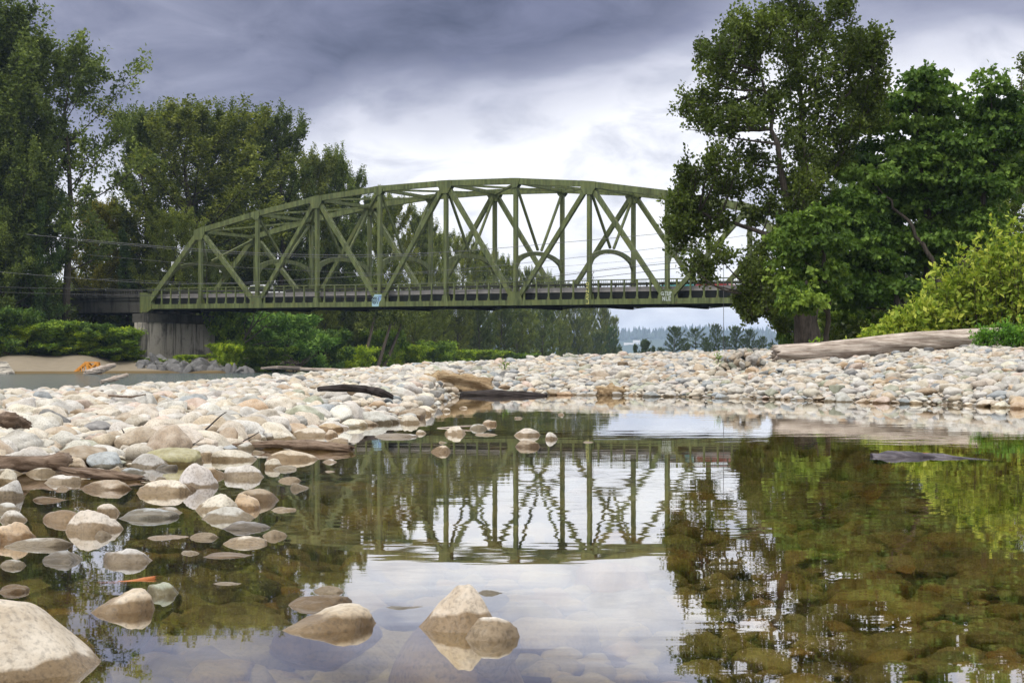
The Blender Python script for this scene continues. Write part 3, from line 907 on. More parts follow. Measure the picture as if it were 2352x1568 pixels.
def build_submerged():
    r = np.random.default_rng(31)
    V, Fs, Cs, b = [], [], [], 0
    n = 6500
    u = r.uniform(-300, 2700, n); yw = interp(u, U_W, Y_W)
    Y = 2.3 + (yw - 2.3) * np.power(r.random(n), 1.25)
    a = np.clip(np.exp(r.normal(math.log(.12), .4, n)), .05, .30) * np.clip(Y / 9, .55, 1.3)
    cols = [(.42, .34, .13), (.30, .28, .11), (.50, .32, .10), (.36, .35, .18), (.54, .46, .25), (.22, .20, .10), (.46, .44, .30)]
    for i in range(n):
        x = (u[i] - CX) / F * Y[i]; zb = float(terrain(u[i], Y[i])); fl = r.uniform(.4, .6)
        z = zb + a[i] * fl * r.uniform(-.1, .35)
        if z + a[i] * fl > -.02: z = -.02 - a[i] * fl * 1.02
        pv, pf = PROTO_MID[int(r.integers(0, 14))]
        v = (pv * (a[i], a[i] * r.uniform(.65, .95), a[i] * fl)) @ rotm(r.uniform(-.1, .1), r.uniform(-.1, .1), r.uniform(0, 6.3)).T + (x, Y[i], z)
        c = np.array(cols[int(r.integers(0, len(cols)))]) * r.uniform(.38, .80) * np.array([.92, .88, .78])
        pale = max(0., 1 - ((u[i] - 1020) / 620) ** 2) * float(np.clip((5.2 - Y[i]) / 1.2, 0, 1))     # pale near stones, whitened further to stand in for a brighter sky reflection
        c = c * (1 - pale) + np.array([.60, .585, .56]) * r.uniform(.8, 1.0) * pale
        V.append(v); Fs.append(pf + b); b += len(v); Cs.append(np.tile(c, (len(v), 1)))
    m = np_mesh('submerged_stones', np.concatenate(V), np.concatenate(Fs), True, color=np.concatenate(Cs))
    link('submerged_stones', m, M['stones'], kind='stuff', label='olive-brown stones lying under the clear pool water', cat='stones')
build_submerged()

# names for the stones of the bar: each told apart by its nearest landmark
LANDMARKS = [(598, 962, 'the yellow leaf'), (820, 893, 'the charred branch'), (430, 1027, 'the rust leaf'), (20, 965, 'the dark brown stump'), (420, 1050, 'the mossy olive boulder'),
             (250, 1085, 'the rotten brown plank'), (80, 1060, 'the knotted log'), (720, 1020, 'the split driftwood'), (285, 1000, 'the short leaning twig'), (485, 975, 'the long leaning twig'),
             (1055, 885, 'the tan driftwood chunk'), (1405, 900, 'the short stump'), (1705, 830, 'the stone heap'), (2000, 800, 'the big silvered log'), (260, 870, 'the slanting river snag'),
             (545, 870, 'the far shore riprap'), (2350, 935, 'the far waterline at right'), (1650, 910, 'the mid far waterline'), (940, 955, 'the point of the left bar'), (330, 850, 'the sand snag'), (1120, 835, 'the bar crest under mid bridge')]
def label_stones(items, where):
    used = {}
    for o, col, u, v, w in items:
        best = sorted((((u - a) / 1.6) ** 2 + ((v - b) * 2.2) ** 2, n, a, b) for a, b, n in LANDMARKS)[0]
        _, n, a, b = best
        du, dv = u - a, v - b
        rel = ('left of' if du < 0 else 'right of') if abs(du) > abs(dv) * 2.5 else ('before' if dv > 0 else 'behind')
        dist = 'just ' if math.hypot(du, dv * 2) < 70 else ('well ' if math.hypot(du, dv * 2) > 190 else '')
        size = 'large ' if w > 60 else ('mid-sized ' if w > 38 else 'small ')
        used.setdefault(f'{size}{col} cobble {dist}{rel} {n}', []).append((w, u, v, o))
    order = ['', 'second ', 'third ', 'fourth ', 'fifth ', 'sixth ', 'seventh ', 'eighth ', 'ninth ', 'tenth ']
    for k, lst in used.items():
        lst.sort(key=lambda q: q[1])
        for i, (w, u, v, o) in enumerate(lst):
            if len(lst) == 1: o['label'] = k
            elif i == 0: o['label'] = 'leftmost ' + k
            elif i == len(lst) - 1: o['label'] = 'rightmost ' + k
            elif i < len(order): o['label'] = order[i] + k + ', from the left'
            else: o['label'] = k
            o['group'] = o.get('group') or 'cobbles lying on the gravel bar'
label_stones(BAR_PLACED + LOOSE_PLACED, 'lying')
def label_shallow():
    marks = [(230, 1210, 'the angular peaked rock'), (335, 1190, 'the long blue-grey stone'), (495, 1175, 'the big cream dome'), (455, 1110, 'the tall grey-white boulder'), (380, 1135, 'the cream-topped stone'), (245, 1125, 'the low brown stone'), (140, 1105, 'the white flat stone'), (40, 1240, 'the orange-brown boulder'), (560, 1235, 'the pale domed stone'), (150, 1290, 'the slate-dark stone'), (300, 1290, 'the blue-white dome'), (80, 1255, 'the long low grey stone')]
    used = {}
    for o, col, u, v, w in SHALLOW:
        n, a, b = sorted((((u - a) ** 2 + (2 * (v - b)) ** 2), n, a, b) for a, b, n in marks)[0][1:]
        du, dv = u - a, v - b; rel = ('left of' if du < 0 else 'right of') if abs(du) > abs(dv) * 2 else ('before' if dv > 0 else 'behind')
        used.setdefault(f'flat {col} stone awash {rel} {n}', []).append((u, o))
    for k, ls in used.items():
        ls.sort(key=lambda q: q[0])
        for i, (u, o) in enumerate(ls): o['label'] = k if len(ls) == 1 else ['leftmost ', 'second ', 'third ', 'fourth ', 'fifth '][min(i, 4)] + k
label_shallow()
def label_heap():
    hs = sorted(HEAP, key=lambda q: -q[4])
    used = {}
    for o, col, u, v, w in HEAP:
        hz = 'top' if v < 822 else ('middle' if v < 836 else 'foot'); sd = 'left side' if u < 1688 else ('right side' if u > 1722 else 'centre')
        used.setdefault(f'{col} stone at the {hz} of the stone heap, {sd}', []).append((u, o))
    for k, lst in used.items():
        lst.sort(key=lambda q: q[0])
        for i, (u, o) in enumerate(lst):
            o['label'] = k if len(lst) == 1 else (['leftmost ', 'second ', 'third ', 'fourth ', 'fifth ', 'sixth '][min(i, 5)] + k)
label_heap()

# ------------------------------------------------------------------ the truss bridge
P = 7.6
BA = .5387; BX, BY = -5.1045, 21.89
SL, HB = -.0110, .812
HT = {0: HB, 1: 1.839, 2: 2.033, 3: 2.187, 4: 2.271, 5: 2.293, 6: 2.271, 7: 2.187, 8: 2.033, 9: 1.839, 10: HB}
BW = 1.1495
BD = Vector((cos(BA), -sin(BA), 0)); BN = Vector((sin(BA), cos(BA), 0))
def bp(k, w, h):
    """panel number, across (0 near, BW far), height in panels"""
    return Vector(((BX + k * cos(BA) + w * sin(BA)) * P, (BY - k * sin(BA) + w * cos(BA)) * P, EYE + (h + SL * k) * P))
def build_bridge():
    root = empty('truss_bridge', Vector((bp(0, 0, HB).x, bp(0, 0, HB).y, 6.0)), 'moss green steel through truss bridge with an arched top chord over the river', 'bridge')
    def part(mb, name, mat=None, **kw): return mb.build(name, M[mat or 'paint'], root, **kw)
    def plate(k, w, h, pts, th=.05):
        """gusset on both faces of a truss plane: pts in metres along the bridge / up"""
        mb = MB(); c = bp(k, w, h); up = Vector((0, 0, 1)); dd = (bp(k + 1, w, h) - bp(k, w, h)).normalized()
        for s in (-1, 1):
            o = BN * (s * .235)
            poly = [c + dd * x + up * y + o for x, y in pts]
            mb.slab(poly if s > 0 else poly[::-1], BN * (s * th))
        return mb
    for w in (0, BW):
        # chords
        for k in range(1, 9):
            part(MB().beam(bp(k, w, HT[k]), bp(k + 1, w, HT[k + 1]), .21, .27, side=BN), 'top_chord')
        mb = MB()
        for k in range(10):
            mb.beam(bp(k, w, HB), bp(k + 1, w, HB), .20, .24, side=BN)
        part(mb, 'bottom_chord')
        part(MB().beam(bp(0, w, HB), bp(1, w, HT[1]), .22, .27, side=BN), 'end_post')
        part(MB().beam(bp(10, w, HB), bp(9, w, HT[9]), .22, .27, side=BN), 'end_post')
        for k in range(1, 10):
            part(MB().beam(bp(k, w, HB), bp(k, w, HT[k]), .19, .17, side=BN, trim=.15), 'vertical')
        for k in range(1, 9):
            up = k % 2 == 0
            p0, p1 = (bp(k, w, HB), bp(k + 1, w, HT[k + 1])) if up else (bp(k + 1, w, HB), bp(k, w, HT[k]))
            d = (p1 - p0).normalized(); t = BN.cross(d).normalized(); mb = MB()
            if up:
                mb.beam(p0, p1, .19, .19, side=BN, trim=.2)
            else:
                # two channels joined by perforated cover plates
                for s in (-1, 1):
                    mb.beam(p0 + BN * (.17 * s), p1 + BN * (.17 * s), .03, .20, side=BN, trim=.2)
                n = int((p1 - p0).length / .62)
                for s in (-1, 1):
                    for q in (-1, 1):
                        o = t * (.187 * s) + BN * (.095 * q)
                        mb.beam(p0 + o, p1 + o, .044, .010, side=BN, trim=.2)
                    for i in range(n):
                        a = p0 + (p1 - p0) * ((i + .5) / n) + t * (.187 * s)
                        mb.beam(a - d * .15, a + d * .15, .05, .010, side=BN)
            part(mb, 'diagonal')
        # gusset plates
        for k in range(1, 10):
            sl = (HT[k + 1] - HT[k - 1]) / 2 if 1 < k < 9 else (.9 if k == 1 else -.9) * .33
            if k % 2:
                part(plate(k, w, HT[k], [(-.75, .26 - .75 * sl), (.75, .26 + .75 * sl), (.72, -.35), (.38, -.95), (-.38, -.95), (-.72, -.35)]), 'gusset_plate')
                part(plate(k, w, HB, [(-.42, -.235), (.42, -.235), (.24, .75), (-.24, .75)]), 'gusset_plate')
            else:
                part(plate(k, w, HT[k], [(-.55, .26 - .55 * sl), (.55, .26 + .55 * sl), (.40, -.40), (.2, -.62), (-.2, -.62), (-.40, -.40)]), 'gusset_plate')
                part(plate(k, w, HB, [(-.80, -.25), (.80, -.25), (.78, .45), (.50, 1.02), (-.50, 1.02), (-.78, .45)]), 'gusset_plate')
        for k, s in ((0, 1), (10, -1)):
            part(plate(k, w, HB, [(-.70 * s, -.65), (.25 * s, -.65), (.95 * s, -.25), (.95 * s, .30), (.75 * s, 1.05), (.1 * s, 1.5), (-.70 * s, 1.5)][::s]), 'gusset_plate')
    # bracing between the two top chords
    for k in range(1, 10):
        part(MB().beam(bp(k, 0, HT[k] - .01), bp(k, BW, HT[k] - .01), .15, .15, trim=.22), 'top_strut')
    for k in range(1, 9):
        mb = MB()
        mb.beam(bp(k, 0, HT[k] - .012), bp(k + 1, BW, HT[k + 1] - .012), .13, .09, trim=.4)
        mb.beam(bp(k, BW, HT[k] - .030), bp(k + 1, 0, HT[k + 1] - .030), .13, .09, trim=.4)
        part(mb, 'lateral_brace')
    def arch(k0, fpos, name):
        mb = MB(); n = 16; spring, crown = 1.27, 1.457
        up = Vector((0, 0, 1)); vs, fs = [], []
        def q(t, h, o): return fpos(t, h) + BD * o
        for i in range(n + 1):
            t = i / n; s = abs(2 * t - 1)
            top = crown - (crown - 1.36) * s ** 2.2
            bot = crown - .050 - (crown - .05 - spring) * s ** 2.6
            if s > .93: bot -= .05 * (s - .93) / .07
            for h in (top, bot):
                for o in (-.12, .12): vs.append(q(t, h, o))
        for i in range(n):
            b, c = i * 4, i * 4 + 4
            fs += [(b, b + 1, c + 1, c), (b + 2, c + 2, c + 3, b + 3), (b, c, c + 2, b + 2), (b + 1, b + 3, c + 3, c + 1)]
        mb.add(vs, fs)
        return mb
    for k in range(2, 9):
        f = lambda t, h, k=k: bp(k, .022 + (BW - .044) * t, h)
        part(arch(k, f, ''), 'arched_strut')
        mb = MB()
        for w in (0, BW):
            mb.beam(bp(k, w, HT[k] - .03), bp(k, BW / 2 + (.03 if w else -.03), 1.455), .10, .10, side=BD, trim=.18)
        part(mb, 'sway_brace')
    for k0, k1 in ((0, 1), (10, 9)):        # portals lie in the sloping plane of the end posts
        def f(t, h, k0=k0, k1=k1):
            s = (h - HB) / (HT[1] - HB); return bp(k0 + (k1 - k0) * s, .022 + (BW - .044) * t, h)
        part(arch(k0, f, ''), 'portal_strut')
        mb = MB(); c = f(.5, 1.455, )
        for w in (0, BW): mb.beam(bp(k1, w, HT[1] - .03), c + BN * (.25 if w else -.25), .12, .12, side=BD, trim=.2)
        part(mb, 'sway_brace')
    # floor: slab, curbs, stringers, floor beams, lower laterals
    mb = MB()
    def deckbox(w0, w1, h0, h1, k0=0, k1=10):
        a = [bp(k0, w0, h0), bp(k1, w0, h0), bp(k1, w1, h0), bp(k0, w1, h0)]
        b = [bp(k0, w0, h1), bp(k1, w0, h1), bp(k1, w1, h1), bp(k0, w1, h1)]
        return a + b, [(3, 2, 1, 0), (4, 5, 6, 7), (0, 1, 5, 4), (1, 2, 6, 5), (2, 3, 7, 6), (3, 0, 4, 7)]
    mb.add(*deckbox(.107, BW - .107, .875, .900)); part(mb, 'deck_slab', 'deck_top')
    for a in (.065, BW - .105):
        mb = MB(); mb.add(*deckbox(a, a + .04, .931, .985)); part(mb, 'curb', 'deck_top')
    for a in (.07, .34, .58, .82, 1.06):
        mb = MB(); mb.add(*deckbox(a, a + .02, .80, .930 if a in (.07, 1.06) else .874)); part(mb, 'stringer', 'deck_dark')
    for k in range(0, 11):
        part(MB().beam(bp(k, .03, .805), bp(k, BW - .03, .805), .16, .38, side=BD), 'floor_beam', 'deck_dark')
    for k in range(10):
        mb = MB()
        mb.beam(bp(k, .02, .775), bp(k + 1, BW - .02, .775), .10, .03); mb.beam(bp(k, BW - .02, .768), bp(k + 1, .02, .768), .10, .03)
        part(mb, 'lower_lateral', 'rail_dark')
    # near side: tall posts on the chord carrying the handrail
    for i in range(0, 60):
        k = i / 6 + .12
        if min(abs(k - round(k)), 9) < .09 or k > 9.9: continue
        mb = MB()
        mb.beam(bp(k, -.0, HB + .03), bp(k, -.0, 1.062), .065, .065, side=BN)
        mb.slab([bp(k, -.012, HB + .033) + BD * -.16, bp(k, -.012, HB + .033) + BD * .16, bp(k, -.012, HB + .033) + BD * .06 + Vector((0, 0, .28)), bp(k, -.012, HB + .033) + BD * -.06 + Vector((0, 0, .28))], BN * .02)
        part(mb, 'railing_post')
    for w, nm in ((.012, 'near'), (BW - .012, 'far')):
        mb = MB()
        mb.beam(bp(0, w, 1.064), bp(10, w, 1.064), .05, .045, side=BN)
        mb.beam(bp(0, w, 1.030), bp(10, w, 1.030), .04, .018, side=BN)
        if nm == 'far':
            for i in range(1, 200):
                if i % 20: mb.beam(bp(i / 20, w, .96), bp(i / 20, w, 1.064), .02, .02, side=BN)
        part(mb, 'handrail')
    mb = MB()      # inner guard rail along the curb
    for w in (.085, BW - .085):
        mb.beam(bp(0, w, 1.016), bp(10, w, 1.016), .05, .10, side=BN)
        for i in range(0, 50): mb.beam(bp(i / 5 + .1, w, .985), bp(i / 5 + .1, w, 1.035), .05, .06, side=BN)
    part(mb, 'guard_rail', 'rail_dark')
    mb = MB()
    for i in range(0, 400):
        if i % 10: mb.beam(bp(i / 40, .012, .99), bp(i / 40, .012, 1.062), .012, .012, side=BN)
    part(mb, 'baluster_mesh', 'rail_dark', kind='stuff')
    # clearance boards on the left portal
    def f2(t, h): 
        s = (h - HB) / (HT[1] - HB); return bp(s, t * BW, h)
    for t, nm in ((.0, 0), (.86, 1)):
        mb = MB(); a = f2(t, 1.335) + BD * -.35
        mb.slab([a, a + BN * .95, a + BN * .95 + Vector((0, 0, .75)), a + Vector((0, 0, .75))], BD * .05)
        part(mb, 'clearance_board', 'white')
    # sprayed marks: strokes in metres on the near face of a plate
    def strokes(k, h, lines, width, name, mat, off=.290):
        mb = MB(); c = bp(k, 0, h); dd = (bp(k + 1, 0, h) - c).normalized(); up = Vector((0, 0, 1))
        for ln in lines:
            for (x0, y0), (x1, y1) in zip(ln[:-1], ln[1:]):
                p0 = c + dd * x0 + up * y0 - BN * off; p1 = c + dd * x1 + up * y1 - BN * off
                e = (p1 - p0).normalized(); p0 -= e * width * .4; p1 += e * width * .4
                mb.beam(p0, p1, .002, width / 2, side=BN)
        part(mb, name, mat)
    mb = MB(); c = bp(4, 0, HB); dd = BD; up = Vector((0, 0, 1))
    mb.slab([c + dd * x + up * y - BN * .291 for x, y in ((-.74, -.20), (.05, -.22), (.12, .20), (.34, .42), (.40, .92), (-.42, .95), (-.74, .46))], BN * -.003)
    part(mb, 'graffiti_patch', 'graffiti_blue')
    circ = lambda x, y, r, a0=0, a1=360, n=12: [(x + r * cos(radians(a0 + (a1 - a0) * i / n)), y + r * sin(radians(a0 + (a1 - a0) * i / n))) for i in range(n + 1)]
    strokes(4, HB, [circ(-.45, .30, .24), circ(-.45, .28, .10), [(-.72, .58), (-.2, .60), (-.12, .45)], [(-.1, .05), (.0, .35), (.02, .6)]], .07, 'graffiti_letters', 'graffiti_dark', .300)
    strokes(4, HB, [[(.10, .85), (.12, .30)], [(.30, .80), (.22, .45)]], .06, 'graffiti_letters', 'graffiti_navy', .299)
    strokes(8, HB, [circ(-.33, .66, .13, 40, 320), [(-.34, .64), (-.20, .64), (-.20, .5)], [(-.10, .80), (.12, .80)], [(.0, .8), (.0, .45)], [(.16, .8), (.16, .5), (.30, .5), (.30, .8)], [(.40, .42), (.40, .82), (.54, .74), (.40, .62)],
                    [(-.30, .05), (-.30, .35), (-.12, .05), (-.12, .35)], [(.02, .35), (.02, .05), (.18, .05)], [(.46, .35), (.28, .35), (.28, .05), (.46, .05)], [(.28, .2), (.42, .2)]], .055, 'graffiti_letters', 'graffiti_white')
    # yellow letters climbing the upright: quarter-turned, read upwards
    y = -.15; ls = []
    for g in ([(-.12, .0), (.12, .0), (.12, .22)], [(.12, .0), (-.12, .12), (.12, .24)], [(-.12, .0), (.12, .10), (-.10, .2)], [(-.12, .0), (-.12, .2), (.12, .0), (.12, .2)], [(.12, .0), (-.12, .1), (.12, .2)], [(-.12, .0), (.12, .0), (.12, .14), (0, .24), (-.12, .14), (-.12, .0)]):
        ls.append([(a - .05, b + y) for a, b in g]); y += .33
    strokes(7, HB, ls, .055, 'graffiti_letters', 'graffiti_yellow')

    # piers
    def pier(k, label, zb=-1.5):
        base = bp(k, BW / 2, .72); r0 = empty('bridge_pier', Vector((base.x, base.y, zb)), label, 'pier', 'piers of the bridge')
        top = bp(k, 0, .715).z
        def block(mb, w0, w1, hd, z0, z1, ch=.0):
            pts = []
            for w, s in ((w0, -1), (w1, 1)):
                c = bp(k, w, 0)
                ring = [(-hd, 0), (-hd + ch, s * ch), (hd - ch, s * ch), (hd, 0)] if ch else [(-hd, 0), (hd, 0)]
                ring = ring if s < 0 else ring[::-1]
                for a, b in ring: pts.append(Vector((c.x, c.y, z0)) + BD * a + BN * b)
            return mb.slab(pts, (0, 0, z1 - z0))
        block(MB(), -.12, BW + .10, 1.15, top - .95, top, .0).build('pier_cap', M['dark_concrete'], r0)
        for a in (.02, BW - .03):
            block(MB(), a - .12, a + .14, 1.0, zb, top - .95, .55).build('column', M['concrete'], r0)
        block(MB(), .16, BW - .15, .62, zb, top - .95).build('web_wall', M['concrete'], r0)
        for w in (0, BW):
            mb = MB(); c = bp(k, w, .725)
            mb.beam(c - Vector((0, 0, .12)), c + Vector((0, 0, .10)), .35, .35, side=BD)
            mb.build('bearing', M['rail_dark'], r0)
    pier(0, 'streaked grey concrete pier with a dark cap under the left end of the truss')
    pier(10, 'concrete pier under the right end of the truss behind the cottonwood')

    # approach spans
    def approach(k0, k1, label):
        b = bp((k0 + k1) / 2, 0, .73); r0 = empty('approach_span', Vector((b.x, b.y, b.z)), label, 'bridge', 'concrete approach spans')
        def box(w0, w1, h0, h1, mat, nm):
            mb = MB(); mb.add(*deckbox(w0, w1, h0, h1, k0, k1)); mb.build(nm, M[mat], r0)
        box(.02, BW - .02, .905, .945, 'dark_concrete', 'deck_slab')
        for a in (.04, .38, .72, 1.06): box(a, a + .06, .735, .903, 'dark_concrete', 'girder')
        for a in (.0, BW - .04):
            box(a, a + .04, 1.035, 1.055, 'dark_concrete', 'top_rail'); box(a - .004, a + .044, .947, .975, 'dark_concrete', 'curb')
            mb = MB(); n = int(abs(k1 - k0) * 22)
            for i in range(n + 1):
                k = k0 + (k1 - k0) * (i + .01) / (n + .02)
                mb.beam(bp(k, a + .02, .975), bp(k, a + .02, 1.036), .07, .085 if i % 11 else .2, side=BN)
            mb.build('balustrade', M['dark_concrete'], r0)
    approach(-3.6, -.11, 'dark weathered concrete approach span with balustrade at the left of the truss')
    approach(10.11, 14.5, 'dark concrete approach span hidden by the trees on the right')
    # bent under the left approach
    c = bp(-2.05, .05, .73); mb = MB()
    mb.beam((c.x, c.y, -.5), (c.x, c.y, c.z), .45, .45, side=BD); mb.beam((c.x, c.y, -.5) + BN.to_tuple() if False else Vector((c.x, c.y, -.5)) + BN * 6, Vector((c.x, c.y, c.z)) + BN * 6, .45, .45, side=BD)
    mb.beam(Vector((c.x, c.y, c.z - .5)) - BN * .6, Vector((c.x, c.y, c.z - .5)) + BN * 7.2, .5, .46, side=BD)
    cc = centred(mb); tag(mb.build('column_bent', M['concrete']), 'pale concrete column bent half hidden by foliage under the left approach', 'pier').location = cc
build_bridge()

def build_car(k, w, body, label, back=1, tall=1.0):
    d = BD * back; c = bp(k, w, .902)
    root = empty('parked_car' if False else 'car', c, label, 'car', 'cars crossing the bridge')
    def P3(x, y, z): return c + d * x + BN * y + Vector((0, 0, z))
    prof = [(-2.2, .35), (-2.25, .75), (-2.1, .98), (-1.85, 1.02), (-1.45, 1.50 * tall), (.35, 1.52 * tall), (1.0, 1.05), (1.95, .92), (2.2, .70), (2.2, .35)]
    mb = MB(); n = len(prof); vs = []
    for y, s in ((-.9, 1), (-.78, 1), (.78, 1), (.9, 1)):
        for x, z in prof:
            inner = z > 1.03
            yy = y if not inner else y * .80
            zz = z if abs(y) < .8 else (z - .03)
            vs.append(P3(x, yy, zz))
    fs = [tuple(range(n)), tuple(range(4 * n - 1, 3 * n - 1, -1))]
    for r in range(3):
        for i in range(n): fs.append((r * n + i, r * n + (i + 1) % n, (r + 1) * n + (i + 1) % n, (r + 1) * n + i))
    mb.add(vs, fs); mb.build('body', M[body], root)
    for s in (-1, 1):
        mb = MB(); poly = [(-1.75, 1.08), (-1.35, 1.42 * tall), (.25, 1.44 * tall), (.80, 1.08)]
        mb.slab([P3(x, s * (.735 if z > 1.1 else .86), z) for x, z in poly], BN * (s * .02)); mb.build('side_window', M['glass_dark'], root)
        for x in (-1.4, 1.35):
            mb = MB(); mb.tube([P3(x, s * .93, .33), P3(x, s * .72, .33)], .33, 14); wt = mb.build('wheel', M['rubber'], root)
    mb = MB(); mb.slab([P3(.45, -.66, 1.46 * tall), P3(.45, .66, 1.46 * tall), P3(1.03, .72, 1.09), P3(1.03, -.72, 1.09)], (.0, 0, .02)); mb.build('windscreen', M['glass_dark'], root)
    for s in (-1, 1):
        mb = MB(); mb.beam(P3(2.19, s * .62, .70), P3(2.22, s * .62, .70), .16, .07, side=BN); mb.build('headlight', M['white'], root)
build_car(1.62, .62, 'car_white', 'white car driving over the bridge near its left end', 1, 1.08)
build_car(7.72, .86, 'car_teal', 'teal car behind the railing near the right end of the bridge', -1, .84)
build_car(8.15, .86, 'car_red', 'red car behind the railing beside the right graffiti plate', -1, .80)

# ------------------------------------------------------------------ overhead wires and lines
def wire(pts, Ya, Yb, r, mat, label, name='power_line', group='overhead wires by the bridge'):
    n = 60; us = np.linspace(pts[0][0], pts[-1][0], n)
    xs = [p[0] for p in pts]; ys = [p[1] for p in pts]
    v = np.interp(us, xs, ys); 
    for _ in range(14): v[1:-1] = (v[:-2] + 2 * v[1:-1] + v[2:]) / 4
    mb = MB(); mb.tube([at(u, y, Ya + (Yb - Ya) * i / (n - 1)) for i, (u, y) in enumerate(zip(us, v))], r, 5)
    c = centred(mb); o = mb.build(name, M[mat], label=label, cat='cable', group=group); o.location = c
wire([(-150, 612), (0, 625), (410, 657), (735, 640), (1087, 617), (1532, 569), (2100, 480)], 118, 100, .014, 'wire', 'wire sagging to the railing by the left end post then rising to the right')
wire([(-150, 655), (0, 660), (460, 668), (919, 672), (1047, 664), (1184, 649), (1360, 621), (1654, 594), (2100, 540)], 118, 92, .02, 'wire_dark', 'thick dark wire crossing just above the deck and rising to the cottonwood')
wire([(-150, 666), (0, 672), (500, 682), (919, 683), (1184, 660), (1360, 637), (1654, 606), (2100, 556)], 116, 92, .018, 'wire_dark', 'lowest dark wire running along the truss bottom on the left')
wire([(60, 538), (168, 549), (500, 577), (735, 588), (1016, 582), (1360, 551), (1517, 537), (2100, 480)], 112, 98, .018, 'wire', 'highest wire passing behind the left portal height of the truss', )
wire([(168, 552), (500, 581), (735, 592), (1016, 586)], 112, 104, .013, 'wire', 'second wire hanging close below the highest one')
wire([(200, 585), (500, 612), (919, 632), (1300, 612), (1530, 592), (2100, 520)], 125, 105, .010, 'wire', 'thin faint wire at mid height of the truss')
wire([(230, 640), (500, 652), (919, 655), (1200, 640), (1532, 600), (2100, 530)], 125, 105, .009, 'wire', 'thin faint wire low across the truss')
def hang(u, v0, v1, Y, r, name, label, wob=0):
    mb = MB(); n = 12
    mb.tube([at(u + wob * sin(i * 1.9), v0 + (v1 - v0) * i / n, Y) for i in range(n + 1)], r, 5)
    c = centred(mb); o = mb.build(name, M['wire'], label=label, cat='line'); o.location = c
hang(1662, 590, 812, 66, .012, 'hanging_rope', 'thin pale rope hanging straight down beneath the cottonwood bough')
hang(1362, 622, 668, 98, .02, 'snagged_line', 'short tangled line dangling from the thick wire near the fifth arch', 2.5)
hang(411, 655, 690, 117, .03, 'snagged_line', 'white tangled line dangling from the sagging wire at the left end post', 2.0)

# ------------------------------------------------------------------ driftwood
def ow(u, v, z=.03): return at(u, v, (EYE - z) * F / (v - HOR))
def on(u, v, lift=.10): return at(u, v, hit(u, v, lift=lift)[0])
def log_mesh(pts, rad, seed, sides=28, rings=60, lump=.06, ragged=.5, flat=1.0):
    r = np.random.default_rng(seed)
    pts = np.array([list(p) for p in pts], float); t0 = np.linspace(0, 1, len(pts)); T = np.linspace(0, 1, rings)
    c = np.stack([np.interp(T, t0, pts[:, i]) for i in range(3)], 1)
    for _ in range(6): c[1:-1] = (c[:-2] + 2 * c[1:-1] + c[2:]) / 4
    R = np.interp(T, np.linspace(0, 1, len(rad)), rad)
    d = np.gradient(c, axis=0); d /= np.linalg.norm(d, axis=1, keepdims=True)
    up = np.array([0, 0, 1.0]); s = np.cross(d, up); s /= np.linalg.norm(s, axis=1, keepdims=True); w = np.cross(s, d)
    ph = np.linspace(0, 2 * pi, sides, endpoint=False)
    k = np.ones((rings, sides))
    for i in range(9):
        a, b = r.integers(1, 9), r.uniform(1, 14); k += lump / (1 + .35 * i) * np.sin(a * ph[None] + b * T[:, None] * 2 + r.uniform(0, 6.3))
    k += lump * .25 * r.normal(size=(1, sides)) + lump * .12 * r.normal(size=(rings, sides))
    V = c[:, None, :] + R[:, None, None] * k[..., None] * (np.cos(ph)[None, :, None] * s[:, None, :] + flat * np.sin(ph)[None, :, None] * w[:, None, :])
    e = ragged * R[0]
    V[0] += d[0] * e * r.uniform(-1, .3, (sides, 1)); V[-1] += d[-1] * e * r.uniform(-.3, 1, (sides, 1))
    V = V.reshape(-1, 3); Fs = []
    for i in range(rings - 1):
        for j in range(sides): Fs.append((i * sides + j, i * sides + (j + 1) % sides, (i + 1) * sides + (j + 1) % sides, (i + 1) * sides + j))
    for (b, cc, o) in ((0, c[0] + d[0] * e * .4, 1), ((rings - 1) * sides, c[-1] - d[-1] * e * .4, -1)):
        q = len(V); ring2 = V[b:b + sides] * .45 + cc * .55 + r.normal(size=(sides, 3)) * .05 * R[0]
        V = np.concatenate([V, ring2, [cc]])
        for j in range(sides):
            j2 = (j + 1) % sides
            fq = (b + j, q + j, q + j2, b + j2) if o > 0 else (b + j, b + j2, q + j2, q + j)
            Fs.append(fq); Fs.append((q + j, q + sides, q + sides, q + j2) if False else ((q + j, q + sides, q + j2, q + j2)))
    Fs = [f for f in Fs]
    m = bpy.data.meshes.new('log'); m.from_pydata([tuple(v) for v in V], [], [tuple(dict.fromkeys(f)) for f in Fs])
    m.polygons.foreach_set('use_smooth', [True] * len(m.polygons)); m.update()
    return m
def log(name, pts, rad, mat, label, seed, cat='driftwood', rz=None, parent=None, **kw):
    P0 = [Vector(p) for p in pts]; c = sum(P0, Vector()) / len(P0)
    dx = P0[-1] - P0[0]; ang = atan2(dx.y, dx.x)
    loc = [Vector(((p - c).x * cos(-ang) - (p - c).y * sin(-ang), (p - c).x * sin(-ang) + (p - c).y * cos(-ang), (p - c).z)) for p in P0]
    m = log_mesh(loc, rad, seed, **kw)
    o = link(name, m, M[mat], loc=c, label=label, cat=cat); o.rotation_euler = (0, 0, ang)
    return o
log('driftwood_log', [at(1783, 812, 40.6), at(1900, 806, 41), at(2010, 795, 41.4), at(2120, 783, 41.8), at(2240, 776, 42.2), at(2300, 771, 42.5)], [.215, .25, .265, .265, .245, .22], 'log_grey',
    'long silvered driftwood trunk lying across the crest of the right gravel bank', 1, lump=.035, rings=90, sides=36, ragged=.7)
log('driftwood_branch', [at(1830, 829, 39.5), at(1870, 827, 39.6), at(1905, 822, 39.8)], [.02, .045, .03], 'log_grey', 'short pale root lying under the left end of the big silvered log', 21)
